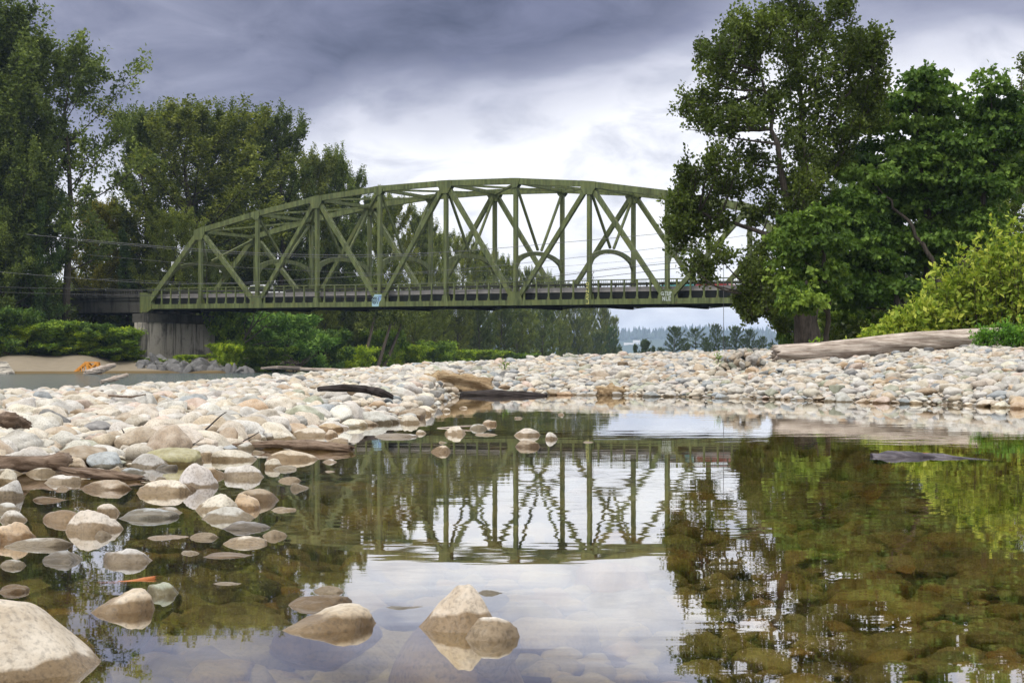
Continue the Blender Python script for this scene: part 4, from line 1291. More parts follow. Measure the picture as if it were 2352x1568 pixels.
def water_Y(v): return EYE * F / (v - HOR)
log('driftwood_chunk', [at(985, 888, 32.0), at(1020, 884, 32.0), at(1075, 886, 32.0), at(1125, 892, 32.1)], [.20, .25, .21, .16], 'log_tan', 'broken tan driftwood chunk at the far waterline of the pool', 2, lump=.22, ragged=.4, rings=80, sides=34)
log('driftwood_plank', [at(915, 891, 31.4), at(960, 888, 31.6), at(990, 889, 31.8)], [.05, .08, .07], 'log_brown', 'flat brown driftwood slab left of the tan chunk', 3, lump=.1, flat=.7)
log('driftwood_branch', [on(733, 893, .17), on(790, 890, .19), on(840, 894, .17), on(880, 903, .14), on(902, 912, .10)], [.03, .045, .045, .05, .025], 'log_dark', 'charred black branch lying across the left gravel bar', 4, lump=.08)
log('sunken_log', [at(1060, 905, 31.0), at(1130, 905, 30.8), at(1200, 906, 30.6), at(1255, 907, 30.3)], [.05, .08, .07, .02], 'log_dark', 'dark waterlogged wood floating low before the tan chunk', 5, lump=.1)
log('driftwood_stump', [at(1376, 901, 31.0), at(1405, 900, 31.0), at(1432, 901, 31.0)], [.10, .12, .10], 'log_tan', 'short barrel-shaped stump lying at the far waterline', 6, lump=.16, ragged=.8)
log('driftwood_stump', [on(-14, 960, .22), on(25, 963, .22), on(64, 976, .17)], [.04, .045, .025], 'log_brown', 'dark brown knobbly stump at the left edge of the gravel bar', 7, lump=.16)
log('driftwood_log', [ow(-60, 1066, .05), ow(20, 1066, .05), ow(100, 1064, .05), ow(138, 1060, .06), ow(152, 1054, .07)], [.05, .048, .042, .05, .035], 'log_brown', 'smooth brown log with a knotted end entering from the left edge', 8, lump=.05)
log('driftwood_plank', [ow(145, 1080, .04), ow(210, 1086, .03), ow(270, 1092, .02), ow(322, 1098, .01)], [.030, .042, .040, .02], 'log_brown', 'rotten brown plank broken along its grain in the left shallows', 9, lump=.15, ragged=1.5, flat=.6)
log('driftwood_plank', [ow(530, 1024, .02), ow(630, 1020, .03), ow(720, 1022, .035), ow(805, 1030, .02)], [.02, .04, .05, .03], 'log_brown', 'split brown driftwood piece lying between stones at the pool edge', 10, lump=.12, ragged=1.6, flat=.7)
log('floating_stick', [at(228, 1338, 4.36), at(290, 1337, 4.36), at(353, 1327, 4.4)], [.006, .011, .010], 'log_red', 'orange-red stick floating in the left foreground water', 11, lump=.1, flat=.5, ragged=2)
log('sunken_log', [at(2008, 1052, 10.3), at(2060, 1050, 10.3), at(2160, 1053, 10.25), at(2300, 1061, 9.85)], [.055, .075, .055, .008], 'log_slate', 'slate-grey floating bark slab with torn orange edges at the right of the pool', 12, lump=.12, flat=.55)
log('torn_bark', [at(2012, 1044, 10.35), at(2060, 1040, 10.36), at(2130, 1041, 10.35)], [.010, .018, .008], 'log_red', 'strip of orange inner wood along the top of the slate-grey bark slab', 13, lump=.3, flat=.5, ragged=2)
log('snag', [at(232, 877, 42), at(262, 870, 42.5), at(292, 861, 43)], [.045, .07, .05], 'log_grey', 'slanting snag sticking out of the river before the bar', 14, lump=.1)
log('snag', [at(196, 857, 133), at(230, 849, 134), at(262, 838, 136)], [.25, .32, .20], 'log_grey', 'leaning pale snag on the far sand beside the orange frame', 15, lump=.06)
log('twig', [at(448, 1003, 11.6), at(475, 985, 11.65), at(505, 955, 11.7), at(520, 946, 11.7)], [.007, .007, .005, .003], 'log_dark', 'long thin dark twig leaning among stones of the left bar', 16, sides=8, rings=20)
log('twig', [at(308, 1015, 11.2), at(290, 1002, 11.25), at(280, 985, 11.3)], [.006, .008, .003], 'log_dark', 'short curved dark twig among stones of the left bar', 17, sides=8, rings=20)
log('twig', [at(545, 1020, 11.5), at(575, 1004, 11.6), at(595, 992, 11.7)], [.004, .005, .003], 'log_dark', 'thin twig rising at the left end of the split driftwood', 18, sides=8, rings=20)
log('twig', [on(250, 908, .16), on(300, 912, .16), on(335, 905, .16)], [.012, .012, .006], 'log_brown', 'crooked brown twig lying far back on the left bar', 19, sides=8, rings=20)
log('drift_branch', [at(690, 847, 150), at(760, 851, 150), at(840, 849, 150)], [.15, .22, .1], 'log_grey', 'thin bleached log along the far shore right of the riprap', 20)
log('snow_bark', [at(1005, 983, 14.9), at(1060, 979, 14.9), at(1098, 977, 14.9)], [.012, .02, .012], 'white', 'white scrap of bark floating behind the grey slab', 22, flat=.4) if False else log('floating_scrap', [at(1005, 983, 14.9), at(1060, 979, 14.9), at(1098, 977, 14.9)], [.012, .022, .012], 'log_grey', 'pale scrap of bark floating behind the grey slab', 22, flat=.4)
def root_wad():
    mb = MB(); r = np.random.default_rng(4); c = at(686, 842, 168)
    root = empty('root_wad', Vector((c.x, c.y, c.z - .3)), 'tangled pale root wad at the foot of the far bank trees', 'roots')
    for i in range(16):
        a = r.uniform(-.4, pi + .4); p = [c]; d = Vector((cos(a), r.uniform(-.5, .1), sin(a) * .8 + .1)).normalized()
        for j in range(5):
            d = (d + Vector(r.normal(size=3) * .35) + Vector((0, 0, -.12))).normalized(); p.append(p[-1] + d * r.uniform(.3, .6))
        mb.tube(p, [.11, .09, .07, .05, .035, .02], 6)
    mb.build('roots', M['bark_pale'], root)
    log('driftwood_log', [at(600, 846, 160), at(640, 844, 161), at(690, 846, 163)], [.12, .18, .22], 'log_grey', 'bleached log below the root wad on the far sand', 24)
root_wad()

def leaf_obj(u, v, Y, size, mat, label, seed):
    r = np.random.default_rng(seed); V = []; Fs = []
    n = 7
    for i in range(n):
        t = i / (n - 1); w = .45 * sin(pi * min(1, t * .95 + .05)) ** .7 * (1 - .5 * t)
        z = .12 * sin(t * 3) 
        V += [(t - .5, -w, z + .10), (t - .5, 0, z), (t - .5, w, z + .14)]
    for i in range(n - 1):
        for k in range(2): Fs.append((i * 3 + k, i * 3 + k + 1, i * 3 + 4 + k, i * 3 + 3 + k))
    m = np_mesh('leaf', np.array(V) * size, np.array(Fs), True)
    md = link('fallen_leaf', m, M[mat], loc=at(u, v, Y), label=label, cat='leaf'); md.rotation_euler = (r.uniform(.5, .9), .3, r.uniform(0, 2))
    s = md.modifiers.new('thickness', 'SOLIDIFY'); s.thickness = .002
leaf_obj(598, 962, 14.6, .13, 'leaf_yellow', 'yellow fallen leaf on the stones of the left bar', 3)
leaf_obj(430, 1027, 11.3, .08, 'leaf_rust', 'rust-coloured curled leaf behind the mossy olive boulder', 4)

# the timber frame on the far sand
def timber_frame():
    Y = 146; c = at(200, 853, Y); root = empty('timber_frame', c, 'orange lumber ramp frame standing at the far sandy shore', 'frame')
    S = 40 / F * Y / 2.4
    def B(a, b, w=.07, h=.11): return (c + Vector(a) * S, c + Vector(b) * S, w, h)
    W = 1.0
    mb = MB(); mb.beam(*B((.0, 0, 1.25), (1.6, 0, 1.25), .5 * S, .06)); mb.build('platform', M['lumber'], root)
    for x in (0.05, 1.5):
        for y in (-.45, .45):
            mb = MB(); mb.beam(*B((x + (.25 if x > 1 else .35), y, -.3), (x, y, 1.22))); mb.build('leg', M['lumber'], root)
    for y in (-.5, .5):
        mb = MB(); mb.beam(*B((.25, y, .1), (1.4, y, 1.18), .05, .08)); mb.beam(*B((1.3, y, .1), (.1, y, 1.18), .04, .07)); mb.build('cross_brace', M['lumber'], root)
        mb = MB(); mb.beam(*B((-1.6, y, -.1), (0, y, 1.28), .05, .10)); mb.build('ramp_rail', M['lumber'], root)
    mb = MB()
    for i in range(8):
        t = i / 7.5; p = Vector((-1.55 + 1.5 * t, 0, -.05 + 1.28 * t)); mb.beam(c + (p + Vector((0, -.5, .08))) * S, c + (p + Vector((0, .5, .08))) * S, .06, .03)
    mb.build('ramp_slats', M['lumber'], root)
    for i in range(4):
        x = -1.3 + i * .35; mb = MB(); mb.beam(*B((x, -.5, -.3), (x, -.5, .0 + (x + 1.55) * .82), .04, .06)); mb.build('stud', M['lumber'], root)
timber_frame()
def concrete_apron():
    Y = 138; mb = MB()
    a = [at(-60, 862, Y), at(34, 862, Y), at(16, 836, Y + 9), at(-60, 834, Y + 9)]
    mb.slab(a, (0, 0, .25)); c = centred(mb); o = mb.build('concrete_slab', M['concrete'], label='pale concrete slab sloping into the river at the far left', cat='slab'); o.location = c
concrete_apron()

# riprap under the pier
def riprap():
    r = np.random.default_rng(9)
    meshes = [np_mesh('riprap_boulder', *stone_shape(3, 300 + i, .10, 9, (.45, .8), .03)) for i in range(8)]
    for q in meshes:
        q.materials.append(M['rock']); q.polygons.foreach_set('use_smooth', [False] * len(q.polygons))
    i = 0; items = []
    for row, (va, n) in enumerate(((855, 22), (846, 19), (838, 13))):
        for k in range(n):
            t = (k + .5 + r.uniform(-.2, .2)) / n
            u = (318 + row * 8) + t * (262 - row * 52); v = va + r.uniform(-2, 2) - (6 if u < 380 else 0) * (row > 0)
            Y = 158 + row * 2.2 + r.uniform(-.6, .6); p = at(u, v, Y); a = r.uniform(.40, .85)
            o = link('riprap_boulder', meshes[i % 8], None, loc=p, cat='boulder', group='riprap boulders along the foot of the pier'); i += 1
            o.scale = (a * 1.15, a, a * .8); o.rotation_euler = tuple(r.uniform(0, 6, 3)); items.append((u, row, o))
    rows = ['waterline row', 'middle row', 'top row']
    words = 'first second third fourth fifth sixth seventh eighth ninth tenth eleventh twelfth thirteenth fourteenth fifteenth sixteenth seventeenth eighteenth nineteenth twentieth twenty-first twenty-second'.split()
    for row in range(3):
        ls = sorted([q for q in items if q[1] == row], key=lambda q: q[0]); n = len(ls)
        for j, (u, _, o) in enumerate(ls):
            pos = 'leftmost' if j == 0 else ('rightmost' if j == n - 1 else words[j] + ' from left')
            o['label'] = f'angular grey riprap boulder below the pier, {pos} in the {rows[row]}'
riprap()

# ------------------------------------------------------------------ trees
def unit(a): return a / np.maximum(np.linalg.norm(a, axis=-1, keepdims=True), 1e-9)
def tubes_mesh(name, lines, sides=6):
    """lines: list of (points (n,3), radii (n,))"""
    V, Fs, b = [], [], 0
    for p, r in lines:
        n = len(p); d = np.gradient(p, axis=0); d = unit(d)
        a = unit(np.cross(d, np.array([.31, .17, .93]))); c = np.cross(d, a)
        k = sides if r[0] > .05 else 4
        ph = np.linspace(0, 2 * pi, k, endpoint=False)
        ring = p[:, None] + r[:, None, None] * (np.cos(ph)[None, :, None] * a[:, None] + np.sin(ph)[None, :, None] * c[:, None])
        V.append(ring.reshape(-1, 3))
        i = (np.arange(n - 1)[:, None] * k + np.arange(k)[None]); j = (np.arange(n - 1)[:, None] * k + (np.arange(k)[None] + 1) % k)
        Fs.append(np.stack([i, j, j + k, i + k], -1).reshape(-1, 4) + b); b += n * k
    return np_mesh(name, np.concatenate(V), np.concatenate(Fs), True)
def leaves_mesh(name, pos, axis, length, width, tint, rng, fold=.18):
    """pos (N,3) leaf base, axis (N,3): two-faced leaf folded on its midrib"""
    n = len(pos); axis = unit(axis)
    side = unit(np.cross(axis, rng.normal(size=(n, 3)))); nor = np.cross(side, axis)
    Ln = np.asarray(length)[:, None]; Wd = np.asarray(width)[:, None]
    tip = pos + axis * Ln; mid = pos + axis * Ln * .45
    l = mid + side * Wd * .5 + nor * Wd * fold; r = mid - side * Wd * .5 + nor * Wd * fold
    V = np.stack([pos, l, tip, r], 1).reshape(-1, 3)
    b = np.arange(n) * 4
    Fs = np.stack([b, b + 1, b + 2, b + 3], 1)
    return np_mesh(name, V, Fs, False, tint=np.repeat(np.clip(tint, 0, 1), 4))
def curve(p0, p1, bend, n=6):
    t = np.linspace(0, 1, n)[:, None]; m = (p0 + p1) / 2 + bend
    return (1 - t) ** 2 * p0 + 2 * t * (1 - t) * m + t ** 2 * p1
def leaf_cloud(starts, ends, per, spread, length, rng, droop=.2, aspect=.55, tone=None, outward=.5, tone_var=.16):
    """leaves along twigs"""
    m = len(starts); k = np.repeat(np.arange(m), per)
    t = rng.uniform(.1, 1.05, len(k)) ** .8
    pos = starts[k] + (ends - starts)[k] * t[:, None]
    sp = spread[k] if hasattr(spread, '__len__') else spread
    pos = pos + rng.normal(size=pos.shape) * (sp[:, None] if hasattr(sp, '__len__') else sp) * np.array([1, 1, .8])
    ax = unit(ends - starts)[k] * outward + rng.normal(size=pos.shape) * .7 - np.array([0, 0, droop])
    ln = length * rng.uniform(.65, 1.3, len(k))
    tw = rng.normal(.5, .2, m) if tone is None else tone
    tint = tw[k] + rng.normal(0, tone_var, len(k))
    return pos, ax, ln, ln * aspect, tint

def grow(seed, H, R, cb, prof, n_limb, rise, n_sub, per, leaf, spread, trunk_r, up=.5, lean=0.0, droop=.2, sp_k=.17, tops=1):
    """a whole tree at the origin: (trunk mesh, crown mesh)"""
    r = np.random.default_rng(seed); lines = []
    tz = np.linspace(0, 1, 12); wob = np.cumsum(r.normal(0, .012 * H, (12, 2)), 0) * tz[:, None]
    tp = np.concatenate([wob + np.array([lean * H, 0]) * tz[:, None] ** 1.5, (tz * H * .96)[:, None]], 1)
    tr = trunk_r * np.clip(1.05 - tz, .04, 1) ** .8; tr[0] *= 1.35
    lines.append((tp, tr))
    S, E, SP = [], [], []
    def at_t(t): return np.array([np.interp(t, tz, tp[:, i]) for i in range(3)])
    for i in range(n_limb):
        t = cb + (1 - cb) * ((i + r.uniform(0, .9)) / n_limb)
        rr = R * prof((t - cb) / (1 - cb)) * r.uniform(.72, 1.18)
        az = i * 2.39996 + r.uniform(-.5, .5); e = rise[0] + (rise[1] - rise[0]) * (t - cb) / (1 - cb) + r.uniform(-.15, .15)
        p0 = at_t(t); out = np.array([cos(az), sin(az), 0])
        p1 = p0 + out * rr + np.array([0, 0, rr * math.tan(e)])
        if p1[2] > H: p1[2] = H - r.uniform(0, .05) * H
        c = curve(p0, p1, -np.array([0, 0, rr * .12]) + r.normal(size=3) * rr * .06, 7)
        lr = max(.02, trunk_r * .34 * (1 - t * .75)) * np.linspace(1, .18, 7); lines.append((c, lr))
        for j in range(n_sub):
            s = .22 + .78 * (j + r.uniform(0, 1)) / n_sub
            q0 = np.array([np.interp(s, np.linspace(0, 1, 7), c[:, k]) for k in range(3)])
            L_ = (rr * .34 + H * .018) * (1.15 - .55 * s) * r.uniform(.6, 1.25)
            d = unit(unit(p1 - p0) * .5 + unit(r.normal(size=3)) * .75 + np.array([0, 0, up])); q1 = q0 + d * L_
            S.append(q0); E.append(q1); SP.append(max(spread * .8, L_ * sp_k))
            if j % 2 == 0: lines.append((np.stack([q0, (q0 + q1) / 2 + r.normal(size=3) * L_ * .05, q1]), np.array([.022, .014, .006]) * max(1, H / 22)))
    for c_ in [l[0] for l in lines[1:] if len(l[0]) == 7]:      # upright shoot at each limb end
        if up > .5:
            q0 = c_[-2]; q1 = c_[-1] + np.array([r.normal() * .3, r.normal() * .3, H * r.uniform(.04, .09)]); S.append(q0); E.append(q1); SP.append(spread * .9)
            S.append(q0); E.append(q1 * .6 + c_[-1] * .4); SP.append(spread * 1.4)
    for k in range(tops):      # leading shoots
        q0 = at_t(.84 + .02 * (k % 4)); q1 = at_t(1.0) + np.array([r.normal() * R * .25 * min(k, 2), r.normal() * R * .25 * min(k, 2), H * .04 * (1 - k * .12)])
        S.append(q0); E.append(q1); SP.append(spread * 1.1)
    S, E, SP = np.array(S), np.array(E), np.array(SP)
    pos, ax, ln, wd, tint = leaf_cloud(S, E, per, SP, leaf, r, droop)
    return tubes_mesh('trunk', lines), leaves_mesh('crown', pos, ax, ln, wd, tint, r)
def put_tree(meshes, name, loc, label, group, scale=(1, 1, 1), rz=0.0, leaf='leaf_cotton', bark='bark', tone=(1, 1, 1), cat='tree'):
    e = empty(name, loc, label, cat, group, rz); e.scale = scale
    for nm, me, mt in (('trunk', meshes[0], bark), ('crown', meshes[1], leaf)):
        if me is None: continue
        o = bpy.data.objects.new(nm, me); COL.objects.link(o)
        if len(me.materials) == 0: me.materials.append(M[mt])
        o.parent = e; o.color = (*tone, 1)
    return e

col_prof = lambda t: (.55 + .75 * t) * (1 - t) ** .55 * 1.05 + .10
oval = lambda t: sin(pi * min(1, .12 + .88 * t)) ** .7 * .95 + .08
cone = lambda t: (1 - t) * .95 + .05
T = {}
def protos():
    for i in range(4):
        T['tall', i] = grow(400 + i, 26, 4.3, .10, col_prof, 52, (.60, 1.15), 11, 84, .25, .17, .36, up=1.25, tops=5, sp_k=.12)
    for i in range(3):
        T['broad', i] = grow(420 + i, 22, 5.6, .08, oval, 48, (.40, 1.05), 12, 88, .25, .20, .34, up=.8, tops=4, sp_k=.13)
    for i in range(2):
        T['open', i] = grow(440 + i, 20, 4.6, .28, oval, 26, (.4, .95), 10, 50, .26, .17, .28, up=.6, tops=3)
    T['fir', 0] = grow(450, 24, 3.2, .10, cone, 70, (-.1, .35), 7, 52, .30, .18, .28, up=.05, droop=.5, tops=1)
    for i in range(3):
        T['shrub', i] = grow(460 + i, 3.2, 1.9, .02, oval, 22, (.2, 1.15), 8, 60, .20, .11, .05, up=.6, tops=5)
    T['poplar', 0] = grow(470, 14, 1.9, .04, oval, 40, (.95, 1.25), 6, 50, .30, .16, .2, up=.9, tops=2)
protos()

def far_trees():
    dk = (.88, .95, .85); ol = (1.25, 1.18, .80); md = (1.05, 1.12, .95); bl = (.70, .95, 1.0); wm = (1.7, 1.3, .6); lt = (1.5, 1.45, 1.0)
    G1 = 'tall cottonwoods on the left bank behind the bridge'; G2 = 'trees receding along the far left bank'
    H0 = {'tall': 26, 'broad': 22, 'open': 20, 'fir': 24, 'poplar': 14}
    # kind, u of the stem, v of the top, distance, width factor, tone, label
    lst = [
     ('broad',1,-60,40,168,1.3,md,'dark tree cut by the left edge behind the tallest cottonwood'),
     ('tall',2,52,-2,165,1.3,md,'tallest dark cottonwood at the far left reaching the top edge'),
     ('tall',0,-20,-30,163,1.2,dk,'dark cottonwood half out of frame at the far left'),
     ('open',0,152,88,167,1.05,md,'thin-crowned cottonwood with bare limbs showing at its right side, second from the left'),
     ('broad',0,15,320,163,1.05,md,'lower dark maple in front of the tallest left cottonwood'),
     ('broad',2,80,390,164,.72,bl,'blue-green maple leaning over the left approach span'),
     ('broad',1,205,448,188,1.0,wm,'yellowish brown-green tree above the left approach span'),
     ('broad',2,262,475,196,.9,ol,'olive tree behind the yellowish one at the left'),
     ('tall',1,338,238,190,.92,md,'slender-topped cottonwood left of the broad domed cottonwood'),
     ('broad',0,445,222,192,1.45,ol,'broad domed cottonwood standing highest behind the left end of the truss'),
     ('tall',3,520,232,198,1.15,dk,'dark cottonwood just right of the broad domed one'),
     ('tall',0,585,262,203,1.0,md,'cottonwood with a notched top in the middle of the left group'),
     ('tall',2,640,250,205,1.15,dk,'dark cottonwood with spiked top right of the notched one'),
     ('tall',1,703,335,212,1.05,ol,'lighter olive cottonwood stepping down behind the top chord'),
     ('tall',3,770,335,216,1.0,md,'spiky cottonwood before the tree line drops to the bridge'),
     ('tall',2,818,382,222,.85,dk,'last dark spiky cottonwood of the left group'),
     ('fir',0,292,500,182,.9,bl,'dark blue-green fir above the left end post'),
     ('broad',1,385,470,180,.9,lt,'bright olive maple beside the left end post'),
     ('broad',2,560,480,200,.95,dk,'dark broad tree filling behind the second truss panel'),
     ('broad',0,660,520,208,.9,bl,'blue-green broad tree behind the third truss panel'),
     ('broad',1,760,520,215,.95,dk,'dark broad tree behind the fourth truss panel'),
     ('broad',2,480,560,178,.8,dk,'shaded tree just behind the pier'),
    ]
    for kd, i, u, vt, Y, wf, tone, lab in lst:
        X = (u - CX) * Y / F; z = ground_at(X, Y); top = EYE - (vt - HOR) * Y / F
        s = (top - z) / H0[kd] * .95; r = np.random.default_rng(abs(int(u * 7 + Y)))
        put_tree(T[kd, i], 'cottonwood_tree' if kd in ('tall', 'open') else ('fir_tree' if kd == 'fir' else 'broadleaf_tree'), (X, Y, z - .2), lab, G1,
                 (s * wf, s * wf, s), r.uniform(0, 6.28), tone=tone)
    r = np.random.default_rng(77)
    us = [868, 905, 948, 985, 1022, 1058, 1092, 1126, 1158, 1188, 1216, 1244, 1270, 1296, 1320, 1342, 1362, 1380, 1396, 1408]
    tops = [452, 462, 490, 515, 540, 548, 572, 585, 597, 612, 622, 632, 642, 655, 668, 684, 695, 706, 716, 728]
    order = ['first', 'second', 'third', 'fourth', 'fifth', 'sixth', 'seventh', 'eighth', 'ninth', 'tenth', 'eleventh', 'twelfth', 'thirteenth', 'fourteenth', 'fifteenth', 'sixteenth', 'seventeenth', 'eighteenth', 'nineteenth', 'last']
    for k, (u, vt) in enumerate(zip(us, tops)):
        Y = float(interp(u, U_L, Y_L)) + 18; X = (u - CX) * Y / F; z = ground_at(X, Y); top = EYE - (vt - HOR) * Y / F
        kd, i = [('tall', k % 4), ('tall', (k + 1) % 4), ('broad', k % 3)][int(r.integers(0, 3))]
        s = (top - z) / H0[kd]; wf = r.uniform(.75, 1.0) * (1.0 if kd == 'tall' else .8)
        put_tree(T[kd, i], 'cottonwood_tree' if kd == 'tall' else 'broadleaf_tree', (X, Y, z - .2), f'{order[k]} tree of the line receding along the far bank, counted from the left', G2,
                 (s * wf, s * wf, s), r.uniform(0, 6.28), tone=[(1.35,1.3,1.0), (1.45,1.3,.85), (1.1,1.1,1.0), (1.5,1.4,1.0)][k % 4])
    # lower shoreline trees in front of the receding line
    us = [640, 690, 745, 800, 850, 900, 950, 1000, 1050, 1100, 1150, 1200, 1245, 1290, 1330, 1370, 1402]
    for k, u in enumerate(us):
        Y = float(interp(u, U_L, Y_L)) + 7; X = (u - CX) * Y / F; z = ground_at(X, Y)
        vt = interp(u, [640, 800, 1000, 1200, 1400], [700, 660, 672, 694, 755]) + r.uniform(-18, 18); top = EYE - (vt - HOR) * Y / F
        kd = 'broad'; s = (top - z) / H0[kd]; wf = r.uniform(.85, 1.15)
        put_tree(T[kd, k % 3], 'broadleaf_tree', (X, Y, z - .4), f'{order[k]} low leafy tree at the far waterline, counted from the pier', 'low trees along the far waterline',
                 (s * wf, s * wf, s), r.uniform(0, 6.28), tone=[bl, md, dk, ol, lt][int(r.integers(0, 5))])
    # beyond the river, seen under the right part of the deck
    G3 = 'hazy trees on the flat land beyond the river'
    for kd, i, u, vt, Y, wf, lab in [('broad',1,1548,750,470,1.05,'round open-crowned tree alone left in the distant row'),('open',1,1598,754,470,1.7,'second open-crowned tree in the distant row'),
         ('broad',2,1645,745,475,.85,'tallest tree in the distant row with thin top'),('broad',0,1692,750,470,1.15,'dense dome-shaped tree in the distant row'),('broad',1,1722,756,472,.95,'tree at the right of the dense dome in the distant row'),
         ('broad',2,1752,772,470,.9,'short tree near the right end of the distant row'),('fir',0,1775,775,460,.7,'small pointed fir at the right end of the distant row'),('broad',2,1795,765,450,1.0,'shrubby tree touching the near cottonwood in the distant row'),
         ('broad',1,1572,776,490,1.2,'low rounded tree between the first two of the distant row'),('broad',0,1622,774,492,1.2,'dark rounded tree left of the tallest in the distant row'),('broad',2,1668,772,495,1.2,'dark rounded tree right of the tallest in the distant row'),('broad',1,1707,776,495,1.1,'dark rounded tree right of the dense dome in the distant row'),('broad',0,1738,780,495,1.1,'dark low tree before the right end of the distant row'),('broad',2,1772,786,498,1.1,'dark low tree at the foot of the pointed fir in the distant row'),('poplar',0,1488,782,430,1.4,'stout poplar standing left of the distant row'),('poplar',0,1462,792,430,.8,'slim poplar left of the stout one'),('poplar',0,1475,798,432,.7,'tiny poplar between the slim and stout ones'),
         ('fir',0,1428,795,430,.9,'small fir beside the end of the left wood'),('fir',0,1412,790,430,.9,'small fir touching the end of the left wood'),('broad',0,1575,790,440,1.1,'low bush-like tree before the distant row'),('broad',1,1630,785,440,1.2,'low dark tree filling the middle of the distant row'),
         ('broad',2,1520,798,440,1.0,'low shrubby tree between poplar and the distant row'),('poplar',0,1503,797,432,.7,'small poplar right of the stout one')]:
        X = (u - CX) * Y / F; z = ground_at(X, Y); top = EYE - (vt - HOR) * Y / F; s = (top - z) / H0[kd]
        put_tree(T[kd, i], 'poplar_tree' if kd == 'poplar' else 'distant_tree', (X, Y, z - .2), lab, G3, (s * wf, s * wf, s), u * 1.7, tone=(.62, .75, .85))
    # houses glimpsed at the foot of the hill
    for u, v, w, h, lab in ((1446, 797, 26, 9, 'long white house roofline at the foot of the hazy hill'), (1462, 790, 16, 8, 'small white house above the long one'), (1500, 801, 20, 7, 'pale shed right of the poplar at the foot of the hill')):
        Y = 6180; c = at(u, v, Y); k = Y / F; hw, hh = w * k / 2, h * k
        root = empty('house', c, lab, 'house', 'white houses far below the hill')
        mb = MB(); mb.slab([c + Vector((-hw, -3, -14)), c + Vector((hw, -3, -14)), c + Vector((hw, -3, hh * .55)), c + Vector((-hw, -3, hh * .55))], (0, 6, 0)); mb.build('wall', M['house'], root)
        mb = MB(); mb.slab([c + Vector((-hw - .5, -3.6, hh * .56)), c + Vector((-hw - .5, 3.6, hh * .56)), c + Vector((-hw - .5, 0, hh * 1.1))], (2 * hw + 1, 0, 0)); mb.build('roof', M['roof'], root)
        for q in (-.5, 0, .5):
            mb = MB(); mb.beam(c + Vector((hw * q - 2, -3.03, 1)), c + Vector((hw * q + 2, -3.03, 1)), .02, 1.6, side=(0, 1, 0)); mb.build('window', M['glass_dark'], root)
far_trees()

